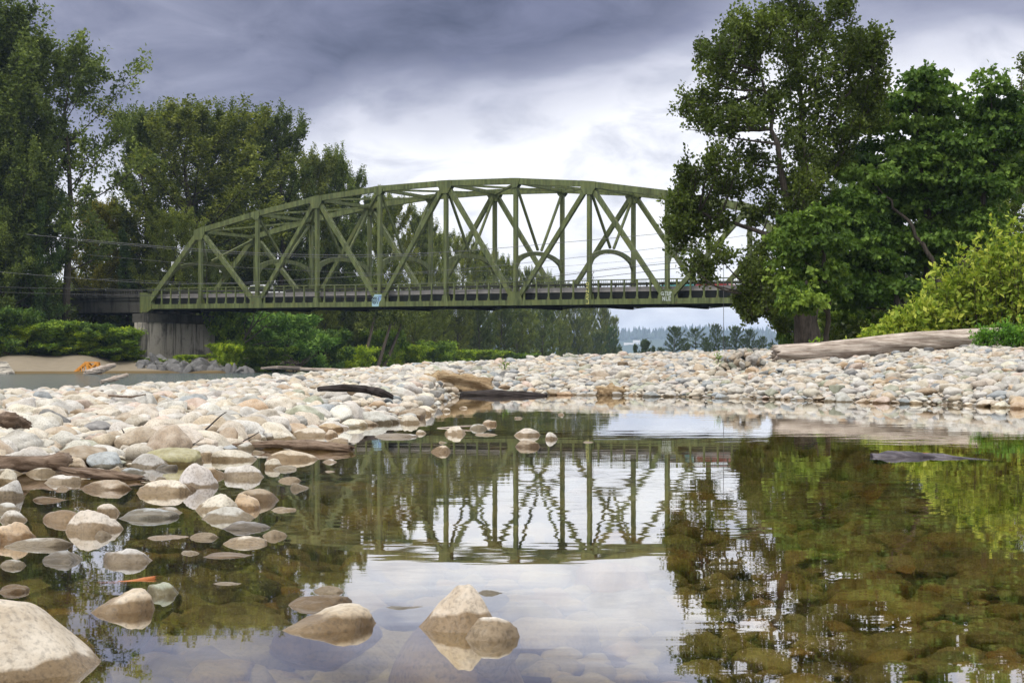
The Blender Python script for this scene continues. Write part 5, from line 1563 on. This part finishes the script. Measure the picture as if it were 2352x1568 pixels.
def bank_shrubs():
    r = np.random.default_rng(15)
    br = (2.3, 2.0, .85); gr = (1.4, 1.4, .9); yg = (2.4, 2.1, .7); gy = (1.2, 1.4, 1.6); dk = (.65, .75, .75)
    items = [(215,832,742,90,160,dk,'tall dark shrub right under the left approach girder'),(128,834,735,80,160,dk,'tall dark shrub behind the concrete bent'),(250,834,800,60,153,dk,'small dark shrub low on the sand right of the orange frame'),(75,838,800,60,150,dk,'small dark shrub low on the far left sand'),(536,840,800,50,166,gr,'small green bush touching the bright bush right of the pier'),(285,832,738,60,170,gr,'tall olive shrub just left of the pier cap'),(150,836,740,90,156,gr,'green shrub hiding the concrete bent under the left approach'),(178,836,752,80,154,br,'bright shrub right of the concrete bent'),(60,836,745,90,152,br,'bright green shrub below the far left trees'),(118,836,760,80,150,gr,'green shrub on the sand left of the concrete bent'),  # u, v foot, v top, width, Y, tone, label
     (20,838,700,110,141,dk,'dark drooping shrub at the far left shore'),(90,838,725,110,143,gr,'green shrub second from the left on the shore'),(150,836,770,80,146,br,'bright shrub on the sand below the left maple'),
     (190,832,778,80,150,yg,'yellow-green shrub above the orange frame'),(232,830,735,110,158,gr,'dark-topped green shrub under the left approach'),(255,834,775,80,152,yg,'yellow-green bush right of the one above the orange frame'),
     (268,832,756,66,157,br,'lush bright bush left of the pier'),(305,834,800,34,164,br,'bush leaning against the left side of the pier'),(352,836,820,40,163,br,'low green creeper before the pier, leftmost'),
     (392,838,822,44,163,br,'low green creeper before the middle of the pier'),(432,838,823,40,163,br,'low green creeper before the right of the pier'),(510,838,778,48,165,yg,'bright yellow-green bush right of the pier'),
     (525,842,800,60,160,br,'low green bush at the foot of the dead branches'),(520,836,722,110,176,gr,'tall olive bush behind the dead branches'),(655,842,718,130,176,gy,'grey-green willow overhanging the far sand'),
     (610,844,785,90,172,gr,'green shrub under the left side of the willow'),(735,848,740,110,190,dk,'dark rounded shrub right of the willow'),(775,846,800,60,192,br,'small bright bush at the water right of the willow'),
     (820,846,798,60,200,yg,'bright bush below the leaning trunks'),(880,844,790,80,218,gr,'green shrub right of the leaning trunks'),(935,842,800,70,232,br,'bright bush on the far shore above the tan chunk'),
     (1000,840,805,80,255,gr,'green shrub on the far shore beyond the bar point'),(1060,836,808,70,280,yg,'yellow-green bush on the far shore near the middle'),(1110,834,810,80,310,br,'bright bush on the far shore right of the middle'),(1180,830,800,80,340,gr,'last green shrub on the far shore')]
    for k, (u, vb, vt, w, Y, tone, lab) in enumerate(items):
        Y = float(interp(u, U_L, Y_L)) + 12.5 if u < 312 else Y
        X = (u - CX) * Y / F; z = min(ground_at(X, Y), EYE - (vb - HOR) * Y / F) if u >= 312 else ground_at(X, Y); top = EYE - (vt - HOR) * Y / F
        sz = (top - z) / 3.2; sx = w * Y / F / 3.8 * 1.4
        put_tree(T['shrub', k % 3], 'bank_shrub', (X, Y, z - .1), lab, 'shrubs along the far left bank', (sx * r.uniform(.65, 1.2), sx, sz * (r.uniform(.6, 1.0) if u < 312 else r.uniform(.6, 1.35))), r.uniform(0, 6.28), leaf='leaf_shrub', tone=tone, cat='shrub')
    # undergrowth closing the foot of the wood
    n = 52000; u = r.uniform(-700, 1430, n); yl = interp(u, U_L, Y_L); Y = yl + 17 + 26 * r.random(n)
    X = (u - CX) / F * Y; z0 = terrain(u, Y); hgt = 3.2 + 1.8 * np.sin(X * .35) + 1.3 * np.sin(X * .9 + 1)
    z = z0 + r.random(n) ** .7 * np.maximum(.8, hgt)
    pos = np.stack([X, Y, z], 1); ax = r.normal(size=(n, 3)); ln = r.uniform(.35, .75, n)
    m = leaves_mesh('undergrowth', pos, ax, ln, ln * .6, r.normal(.25, .18, n), r); 
    link('undergrowth', m, M['leaf_cotton'], kind='stuff', label='dark undergrowth closing the foot of the wood on the far bank', cat='undergrowth')
def tall_undergrowth():
    r = np.random.default_rng(16); n = 42000; u = r.uniform(-600, 1100, n); Y = interp(u, U_L, Y_L) + 42 + 30 * r.random(n)
    X = (u - CX) / F * Y; z = terrain(u, Y) + r.random(n) ** .8 * (8 + 2.5 * np.sin(X * .22) + 1.5 * np.sin(X * .7)); ln = r.uniform(.4, .8, n)
    m = leaves_mesh('undergrowth', np.stack([X, Y, z], 1), r.normal(size=(n, 3)), ln, ln * .6, r.normal(.3, .2, n), r)
    link('undergrowth', m, M['leaf_cotton'], kind='stuff', label='tall dark undergrowth standing deep in the wood behind the bridge', cat='undergrowth')
tall_undergrowth()
bank_shrubs()

def dead_branches():
    r = np.random.default_rng(6); c = at(545, 838, 168)
    root = empty('dead_tree', Vector((c.x, c.y, c.z - .4)), 'bleached bare fallen branches leaning up to the deck right of the pier', 'tree')
    mb = MB()
    def br(pts, r0): mb.tube([at(u, v, Y) for u, v, Y in pts], list(np.linspace(r0, .03, len(pts))), 6)
    br([(540,840,168),(552,800,168),(565,770,168),(590,740,167),(604,715,167)],.17)
    br([(558,790,168),(580,775,168),(606,752,167),(625,738,167)],.10); br([(552,800,168),(590,790,168),(640,780,167)],.08); br([(570,765,168),(582,735,168),(584,712,168)],.09)
    br([(590,740,167),(612,728,167),(628,716,166)],.06); br([(565,770,168),(560,745,168),(575,718,168)],.07); br([(598,748,167),(618,752,167),(640,748,167)],.05)
    br([(538,842,168),(548,815,168),(572,802,168)],.08)
    mb.build('branches', M['bark_pale'], root)
    for k, (u0, v0, u1, v1, Y, lab) in enumerate([(832, 838, 862, 720, 205, 'pale leaning trunk rising to the right at the far bank, left of three'), (868, 836, 902, 722, 212, 'pale leaning trunk at the far bank, middle of three'), (884, 834, 932, 715, 216, 'pale leaning trunk at the far bank, right of three')]):
        e = empty('leaning_tree', at(u0, v0, Y), lab, 'tree', 'pale leaning trunks on the far bank'); e.location.z -= .3
        mb = MB(); mb.tube([at(u0, v0 + 6, Y), at(u0 + (u1 - u0) * .35, v0 + (v1 - v0) * .3, Y), at(u0 + (u1 - u0) * .7, v0 + (v1 - v0) * .65, Y), at(u1, v1, Y)], [.26, .22, .18, .12], 7)
        mb.build('trunk', M['bark_pale'], e)
        tp = np.array(at(u1, v1, Y)); S = np.tile(tp, (40, 1)) + r.normal(size=(40, 3)) * .8; E_ = S + r.normal(size=(40, 3)) * 1.0 + np.array([0, 0, .6])
        pos, ax, ln, wd, ti = leaf_cloud(S, E_, 60, .3, .34, r)
        m = leaves_mesh('crown', pos - np.array(e.location), ax, ln, wd, ti, r); link('crown', m, M['leaf_cotton'], e, color=(1, 1, .9))
dead_branches()

# near trees on the right: stems and boughs laid out one by one
def grow_lobes(lobes, k, n, seed):
    r = np.random.default_rng(seed); out = [(x, y, rx * k, ry * k) for x, y, rx, ry in lobes]
    for i in range(n):
        x, y, rx, ry = lobes[int(r.integers(0, len(lobes)))]; out.append((x + r.normal() * rx * .6, y + r.normal() * ry * .6, rx * .9, ry * .9))
    return out
def lobe_tree(name, base, Y, stems, lobes, label, leaf, bark, seed, twigs=16, per=34, size=.13, depth=3.0, droop=.2, up=.35, flat=1.0, aspect=.7, tone=(1, 1, 1), group=None, origin=(0, 0), unitpx=1.0, tone_amp=.12, extra=None, spread=.3, upright=False):
    """stems: polylines (u, v, radius); lobes: (x, y, rx, ry) foliage boughs"""
    r = np.random.default_rng(seed); b = at(base[0], base[1], Y); e = empty(name, b, label, 'tree', group); B = np.array(b)
    lines, nodes = [], []
    for st in stems:
        dy = st[0][3] if len(st[0]) > 3 else 0
        pts = np.array([list(at(q[0], q[1], Y)) for q in st]); pts[:, 1] += dy + np.cumsum(r.normal(0, .10, len(pts)))
        rad = np.array([q[2] for q in st]); t = np.linspace(0, 1, len(st)); T_ = np.linspace(0, 1, 16)
        p = np.stack([np.interp(T_, t, pts[:, i]) for i in range(3)], 1)
        for _ in range(2): p[1:-1] = (p[:-2] + 2 * p[1:-1] + p[2:]) / 4
        p[1:-1] += r.normal(size=(14, 3)) * .05
        lines.append((p - B, np.interp(T_, t, rad))); nodes.append(p)
    nodes = np.concatenate(nodes); S, E_, TN, SP = [], [], [], []
    for (x, y, rx, ry) in lobes:
        u, v = origin[0] + x * unitpx, origin[1] + y * unitpx; k = Y / F * unitpx
        c = np.array(at(u, v, Y)); ax_ = rx * k; az_ = ry * k
        near = nodes[np.argmin(((nodes - c) ** 2 * (1, .3, 1)).sum(1) + 2.5 * np.maximum(0, nodes[:, 2] - c[2] + .3))]
        reach = math.hypot(c[0] - near[0], c[2] - near[2])
        c[1] = near[1] + r.uniform(-1, 1) * min(depth, .6 + reach * .9)
        limb = curve(near, c, np.array([0, 0, -.10 * reach]) + r.normal(size=3) * .08 * reach, 6)
        lines.append((limb - B, np.linspace(max(.022, .022 + .012 * reach), .012, 6)))
        tone_l = .5 + r.normal(0, tone_amp)
        for j in range(twigs):
            q = np.clip(r.normal(size=3), -1.7, 1.7) * (.43 if upright else .50) * np.array([ax_, min(ax_, 1.1), az_ * flat])
            if upright: s0 = c - (c - near) * r.uniform(0, .35) + q; s1 = s0 + q * .35 + np.array([r.normal() * .10, r.normal() * .10, r.uniform(.2, .62)])
            else: s0 = c - (c - near) * r.uniform(0, .35) + q * .8; s1 = s0 + unit(q * (1, 1, .2) + r.normal(size=3) * (.2, .2, .06)) * r.uniform(.3, .75) + np.array([0, 0, -.06])
            S.append(s0); E_.append(s1); TN.append(tone_l + r.normal(0, .08)); SP.append(spread if upright else max(.06, spread * min(ax_, az_)))
            if j % 3 == 0: lines.append((np.stack([s0, (s0 + s1) / 2, s1]) - B, np.array([.012, .009, .004])))
    if extra:
        for ln in extra:
            pts = np.array([list(at(q[0], q[1], Y)) for q in ln]); lines.append((pts - B, np.linspace(.03, .006, len(pts))))
    pos, ax, ln, wd, ti = leaf_cloud(np.array(S), np.array(E_), per, np.array(SP), size, r, droop, aspect, np.array(TN))
    m1 = tubes_mesh('trunk', lines, 9); link('trunk', m1, M[bark], e)
    m2 = leaves_mesh('crown', pos - B, ax, ln, wd, ti, r); link('crown', m2, M[leaf], e, color=tone)
    return e
O5 = (1470, 0); K5 = .375
COTTON = [(600,200,90,80),(560,300,100,90),(640,300,60,100),(370,330,60,60),(420,420,120,80),(540,430,130,90),(350,500,70,60),(480,560,140,70),(620,520,110,80),(260,690,60,40),(340,650,90,60),(450,700,140,80),(590,680,110,80),(700,640,90,70),
 (330,760,60,50),(480,800,110,60),(600,800,100,60),(400,850,50,30),(700,760,80,60),(560,960,150,60),(450,990,90,60),(400,1040,60,40),(560,1060,120,60),(680,1000,90,60),(500,1150,110,50),(620,1150,100,60),(255,1080,36,60),(290,1160,70,50),(335,1110,34,40),
 (230,1250,80,60),(330,1280,120,60),(210,1350,70,60),(300,1380,110,70),(430,1330,110,70),(250,1470,90,60),(370,1480,110,70),(480,1400,70,60),(400,1560,80,50),(230,1560,60,60),(270,1640,50,50),(300,1710,40,40),(170,1440,50,60),
 (800,80,70,60),(900,60,90,60),(1000,30,110,60),(780,200,70,60),(880,180,120,90),(1000,180,130,100),(1080,90,60,70),(1180,150,90,80),(1260,120,80,60),(760,300,60,40),(870,330,110,70),(1000,330,130,90),
 (1150,300,120,90),(1290,260,90,70),(1380,220,60,50),(1480,300,70,50),(1400,340,90,70),(1270,400,120,80),(1130,450,140,90),(1000,480,120,90),(1440,440,110,70),(1530,480,60,50),(1350,520,110,80),(1180,580,130,90),(1020,620,120,90),(1400,600,80,60),
 (900,560,60,60),(1100,720,140,90),(980,780,100,80),(900,880,90,80),(1050,880,130,90),(1250,700,110,80),(1200,850,110,80),(950,1000,110,80),(1080,1020,120,80),(1180,1000,80,80),(900,1150,100,80),(1000,1180,120,80),(900,1280,110,60),(780,1260,60,50),
 (900,-60,110,60),(1020,-70,120,60),(960,-140,80,60),(640,1700,60,60),(700,1560,70,60),(650,1830,50,70),(600,1900,40,50),(660,1780,60,60),(720,1700,60,70),(680,1930,60,50),(760,1900,70,60),(800,1800,80,70),(640,1990,40,30),(860,2010,40,40),(720,1350,70,50),(950,1350,90,60),(1060,1400,90,60),(1000,1500,90,60),(930,1600,70,60),(1080,1620,70,60),(1100,1720,60,50),(1110,1250,100,70),(1120,1500,80,60),(1130,1150,100,70),(880,1420,60,50),(830,1520,60,50),(1450,560,90,70),(1520,600,70,60),(1440,680,90,70),(1520,720,70,60),(1380,760,90,70),(1300,820,90,70),(1320,920,90,70),(1260,1000,90,70),(1340,640,80,60),(1480,380,60,50)]
lobe_tree('cottonwood_tree', (1858, 792), 60,
 [[(1868,794,.50,.9),(1866,740,.40),(1872,620,.29),(1862,450,.20),(1850,300,.13),(1842,170,.08),(1846,50,.045),(1850,-20,.03)],
  [(1846,794,.50,-.5),(1840,730,.36),(1838,600,.24),(1825,520,.18),(1795,450,.14),(1782,375,.11),(1760,281,.075),(1748,200,.05),(1738,140,.025)],
  [(1838,600,.14,-.5),(1790,560,.11),(1720,520,.08),(1640,500,.05),(1570,480,.03)],
  [(1842,640,.14,-1.5),(1800,620,.10),(1750,640,.07),(1715,680,.04),(1700,715,.02)],
  [(1862,380,.09,1.0),(1900,300,.07),(1950,220,.045),(2000,140,.03)],
  [(1866,470,.09,1.6),(1930,380,.07),(1985,290,.045),(2035,200,.03)]],
 grow_lobes([(x, y, rx, ry) for x, y, rx, ry in COTTON], 1.0, 34, 1), 'tall dark cottonwood with open leaning limbs at the edge of the right bank', 'leaf_near', 'bark_near', 501, origin=O5, unitpx=K5, twigs=34, per=14, size=.145, depth=2.6, spread=.085, upright=True, aspect=.72,
 extra=[[(1905,60),(1915,35),(1922,15)],[(1952,60),(1960,40),(1965,18)],[(1745,120),(1752,150),(1746,170)],[(1760,160),(1768,180),(1770,205)]])
MAPLE = [(1700,500,60,50),(1840,540,70,40),(2040,520,60,40),(1650,600,120,60),(1800,620,120,60),(1950,600,110,60),(2060,620,80,60),(1560,640,80,60),(2150,660,70,50),(1450,720,100,60),(1600,740,130,60),(1780,740,130,60),(1950,740,130,60),(2120,760,110,60),
 (2230,720,60,60),(1500,860,130,60),(1680,860,130,60),(1860,870,130,60),(2040,880,120,60),(2200,880,100,70),(2290,850,50,60),(1350,960,100,50),(1500,980,120,60),(1680,990,130,60),(1850,1000,130,60),(2030,1010,120,60),(2200,1010,110,60),(1300,1080,100,50),(1450,1120,120,60),
 (1620,1110,120,60),(1800,1140,120,60),(1980,1130,120,60),(2150,1120,110,60),(2280,1050,60,60),(1250,1230,110,60),(1400,1230,110,60),(1560,1250,110,50),(1750,1250,110,50),(1950,1250,110,50),(2120,1220,100,50),(1400,1330,110,50),(1560,1380,120,50),(1700,1430,140,46),(1300,1350,90,50),
 (1500,1500,110,50),(1350,1480,100,50),(1640,1480,100,40),(1250,1560,110,50),(1450,1620,110,50),(1340,1720,100,50),(1330,1800,90,46),(1400,1400,90,50),(1240,1680,90,50),(1900,1350,100,50),(2050,1330,90,50),(2180,1330,90,60),(1180,1380,100,56),(1160,1500,90,50),(1200,1620,90,50),(1150,1760,90,50),(1220,1850,90,44),(1450,1750,90,44),(1560,1620,100,46),(1600,1760,80,40),(1750,1560,100,46),(1880,1500,100,50),(2000,1450,100,50)]
lobe_tree('maple_tree', (2130, 790), 64,
 [[(2130,792,.26,0),(2128,680,.22),(2140,560,.18),(2120,420,.12),(2100,260,.05)],[(2085,792,.22,1),(2080,680,.18),(2050,560,.14),(2020,420,.09),(2010,300,.04)],[(2175,792,.22,-1),(2185,650,.18),(2230,500,.13),(2260,380,.08),(2270,300,.04)],
  [(2060,792,.16,-1.5),(2040,690,.13),(1990,620,.10),(1950,560,.06),(1930,500,.03)],[(2215,792,.18,1.5),(2220,690,.14),(2260,590,.10),(2300,520,.06)],[(2150,700,.12,-2),(2110,600,.10),(2060,520,.07),(1990,440,.03)]],
 grow_lobes(MAPLE, 1.22, 60, 2), 'broad bright green maple with layered boughs right of the cottonwood', 'leaf_maple', 'bark_near', 502, tone=(.95, 1.0, .95), origin=O5, unitpx=K5, twigs=30, per=20, size=.20, depth=3.2, droop=.55, up=.15, flat=.75, aspect=.85, tone_amp=.22, spread=.18)
M2 = [(950,110,100,50),(900,250,80,50),(1000,160,110,50),(950,330,90,44),(1050,260,80,46),(880,350,60,44),(1020,560,120,46),(930,600,90,40),(1100,540,70,36),(900,640,60,36),(1080,90,80,50),(850,200,50,40),(990,420,70,40),(870,440,60,40),(1090,420,70,50),(860,560,50,40)]
lobe_tree('maple_tree', (1885, 792), 57, [[(1885,793,.10,-1),(1888,700,.085),(1880,600,.07),(1858,520,.045),(1845,490,.02)],[(1885,720,.06,-1.2),(1860,680,.045),(1825,690,.02)],[(1886,660,.06,-.6),(1850,610,.04),(1815,590,.02)]],
 M2, 'young maple with pale green boughs in front of the cottonwood trunk', 'leaf_maple', 'bark', 503, origin=(1470, 459.4), unitpx=K5, twigs=22, per=30, size=.18, depth=1.4, droop=.55, up=.15, flat=.7, aspect=.85, tone=(1.2, 1.15, .95), tone_amp=.2, spread=.24)
EDGE = [(2330,440,36,40),(2345,700,40,50),(2330,820,60,60),(2310,950,60,60),(2350,1050,70,60),(2330,1160,80,60),(2400,560,90,70),(2440,760,110,80),(2440,900,110,80),(2440,1050,110,80),(2400,1250,120,80),(2300,1260,80,60),(2280,1380,100,70),(2420,1420,120,80),(2480,480,80,70)]
lobe_tree('edge_tree', (2400, 790), 72, [[(2400,792,.3,0),(2395,650,.25),(2390,480,.19),(2385,300,.12),(2380,160,.04)],[(2390,480,.10,-1),(2360,380,.07),(2340,280,.04),(2335,180,.02)]],
 EDGE, 'dark tree at the right edge with a bare branch poking left', 'leaf_near', 'bark', 504, origin=O5, unitpx=K5, twigs=26, per=16, size=.16, depth=2.2, spread=.11, upright=True,
 extra=[[(2350,214),(2335,216),(2312,224),(2290,232),(2283,240)],[(2335,216),(2325,203),(2315,190)],[(2318,220),(2300,218),(2288,226)]])
def right_backdrop():
    r = np.random.default_rng(91)
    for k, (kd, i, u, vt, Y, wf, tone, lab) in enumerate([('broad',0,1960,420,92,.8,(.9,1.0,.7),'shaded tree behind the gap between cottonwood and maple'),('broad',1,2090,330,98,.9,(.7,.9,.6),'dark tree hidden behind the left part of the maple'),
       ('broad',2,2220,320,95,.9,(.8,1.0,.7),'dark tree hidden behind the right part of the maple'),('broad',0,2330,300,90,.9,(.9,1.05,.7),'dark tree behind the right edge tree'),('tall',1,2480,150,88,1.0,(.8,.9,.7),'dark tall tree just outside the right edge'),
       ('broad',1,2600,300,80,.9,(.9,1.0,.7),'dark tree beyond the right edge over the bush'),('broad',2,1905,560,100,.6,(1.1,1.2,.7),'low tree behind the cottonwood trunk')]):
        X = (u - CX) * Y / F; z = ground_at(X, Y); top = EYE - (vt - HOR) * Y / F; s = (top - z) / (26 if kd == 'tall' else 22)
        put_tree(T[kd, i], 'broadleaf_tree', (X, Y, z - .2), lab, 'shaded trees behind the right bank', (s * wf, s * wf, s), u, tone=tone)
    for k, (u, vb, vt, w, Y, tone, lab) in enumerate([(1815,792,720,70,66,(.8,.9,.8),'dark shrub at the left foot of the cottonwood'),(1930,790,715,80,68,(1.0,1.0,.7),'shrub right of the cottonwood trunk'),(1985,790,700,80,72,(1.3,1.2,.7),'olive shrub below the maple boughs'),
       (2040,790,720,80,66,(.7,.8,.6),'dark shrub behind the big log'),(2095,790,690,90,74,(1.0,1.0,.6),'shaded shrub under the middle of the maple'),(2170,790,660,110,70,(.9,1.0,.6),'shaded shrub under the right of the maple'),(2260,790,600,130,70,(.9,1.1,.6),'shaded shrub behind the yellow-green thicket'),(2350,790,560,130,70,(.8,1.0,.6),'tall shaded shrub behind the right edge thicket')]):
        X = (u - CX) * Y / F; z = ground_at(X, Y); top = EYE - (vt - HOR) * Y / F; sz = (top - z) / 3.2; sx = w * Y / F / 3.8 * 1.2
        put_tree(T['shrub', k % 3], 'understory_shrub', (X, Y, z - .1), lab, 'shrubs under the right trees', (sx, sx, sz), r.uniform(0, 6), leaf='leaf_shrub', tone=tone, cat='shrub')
    n = 30000; u = r.uniform(1815, 2900, n); Y = r.uniform(66, 125, n); X = (u - CX) / F * Y; z = terrain(u, Y) + r.random(n) ** .7 * (1.6 + .8 * np.sin(X * .8) + (Y - 66) * .05)
    m = leaves_mesh('undergrowth', np.stack([X, Y, z], 1), r.normal(size=(n, 3)), r.uniform(.2, .42, n), r.uniform(.12, .24, n), r.normal(.3, .2, n), r)
    link('undergrowth', m, M['leaf_cotton'], kind='stuff', label='dark undergrowth beneath the trees of the right bank', cat='undergrowth')
right_backdrop()

# yellow-green thicket behind the log
def thicket():
    items = [(2022,796,752,70,44.5,'lowest yellow-green sapling clump at the left end of the thicket'),(2065,796,716,90,44.8,'second yellow-green clump rising behind the log'),(2112,796,668,105,45,'third yellow-green clump of the thicket behind the log'),
             (2160,797,612,115,45.2,'fourth clump of the thicket with shoots above the log'),(2205,798,566,120,45.4,'fifth clump of the thicket with tall loose shoots'),(2255,798,526,125,45.2,'sixth clump of the thicket below the maple'),
             (2305,798,492,130,45,'seventh tall clump of the thicket near the right edge'),(2350,798,448,135,44.8,'tallest yellow-green clump at the right edge'),(2410,798,410,140,44.4,'yellow-green clump just beyond the right edge'),(2470,798,400,140,44,'outermost yellow-green clump outside the right edge')]
    for k, (u, vb, vt, w, Y, lab) in enumerate(items):
        r = np.random.default_rng(600 + k); b = at(u, vb, Y); b.z = min(b.z, ground_at(b.x, b.y)); e = empty('thicket_bush', b, lab, 'bush', 'yellow-green bushes of the thicket behind the log'); B = np.array(b)
        Ht = (EYE - (vt - HOR) * Y / F) - b.z; R = w * Y / F * .62; lines, S, E_, TN = [], [], [], []
        for i in range(46):
            a = r.uniform(0, 2 * pi); q = sqrt(r.random()); h = Ht * (1.03 - .45 * q ** 2) * r.uniform(.45, 1.0)
            top = np.array([cos(a) * R * q, sin(a) * R * q * .8, h]); p0 = np.array([cos(a), sin(a) * .8, 0]) * R * q * .45
            c = curve(p0, top, np.array([0, 0, .1 * h]) + r.normal(size=3) * .06 * h, 7); lines.append((c, np.linspace(.014, .004, 7)))
            tl = r.normal(.5, .17)
            for j in range(7):
                t = .18 + .82 * (j + r.random()) / 7; s0 = np.array([np.interp(t, np.linspace(0, 1, 7), c[:, m]) for m in range(3)])
                d = unit(r.normal(size=3) * (1, .8, .4) + np.array([0, 0, .5])); s1 = s0 + d * r.uniform(.14, .34) * (1.25 - .6 * t)
                S.append(s0); E_.append(s1); TN.append(tl + .12 * (t - .5))
            S.append(c[-2]); E_.append(top + np.array([0, 0, .10])); TN.append(tl + .1)
        pos, ax, ln, wd, ti = leaf_cloud(np.array(S), np.array(E_), 6, .04, .185, r, .30, .50, np.array(TN), outward=.8, tone_var=.2)
        link('stems', tubes_mesh('stems', lines, 5), M['bark'], e); link('leaves', leaves_mesh('leaves', pos, ax, ln, wd, ti, r, .12), M['leaf_bush'], e)
    # ferny green clumps over the log's right end, and seedlings
    for k, (u, vb, vt, w, Y, tone, mat, n, lab) in enumerate([(2262,797,742,60,40.6,(.45,.75,.6),'leaf_bush',22,'green ferny plant hanging over the right end of the big log'),(2310,800,735,80,40.2,(.40,.70,.6),'leaf_bush',30,'deep green bushy plant right of the log end'),(2352,797,730,90,40.4,(.55,.8,.6),'leaf_bush',30,'green plant at the right edge before the thicket'),
          (1878,787,772,26,42.5,(.7,.9,.6),'leaf_bush',5,'small bright sprout behind the left half of the log'),(1998,782,732,24,44,(.9,1,.8),'leaf_bush',6,'upright leafy sprout behind the middle of the log'),(1950,786,772,44,43,(.8,.9,.7),'leaf_bush',6,'low yellow sprigs behind the log'),
          (1648,828,806,12,40,(.6,.75,.7),'leaf_bush',3,'thin green seedling among cobbles on the bar crest'),(1160,842,829,12,40,(.6,.75,.7),'leaf_bush',3,'small green weed among the cobbles near the bar crest')]):
        r = np.random.default_rng(700 + k); b = at(u, vb, Y); b.z = min(b.z, ground_at(b.x, b.y) + .05); e = empty('small_plant', b, lab, 'plant', 'small plants on the right bank')
        Ht = EYE - (vt - HOR) * Y / F - b.z; R = w * Y / F * .5; lines, S, E_ = [], [], []
        for i in range(n):
            a = r.uniform(0, 2 * pi); q = sqrt(r.random()); top = np.array([cos(a) * R * q, sin(a) * R * q, Ht * (1.02 - .4 * q * q) * r.uniform(.6, 1)])
            c = curve(np.array([top[0] * .3, top[1] * .3, 0]), top, np.array([0, 0, .12 * Ht]), 6); lines.append((c, np.linspace(.008, .003, 6)))
            for j in range(6):
                s0 = c[min(5, 1 + j)] if j < 5 else c[3]; S.append(s0); E_.append(s0 + unit(r.normal(size=3) + np.array([0, 0, .3])) * .12)
        pos, ax, ln, wd, ti = leaf_cloud(np.array(S), np.array(E_), 6, .03, .11 if n > 4 else .06, r, .3, .40, None, .8)
        link('stems', tubes_mesh('stems', lines, 5), M['bark'], e); link('leaves', leaves_mesh('leaves', pos, ax, ln, wd, ti, r, .12), M[mat], e, color=tone)
thicket()
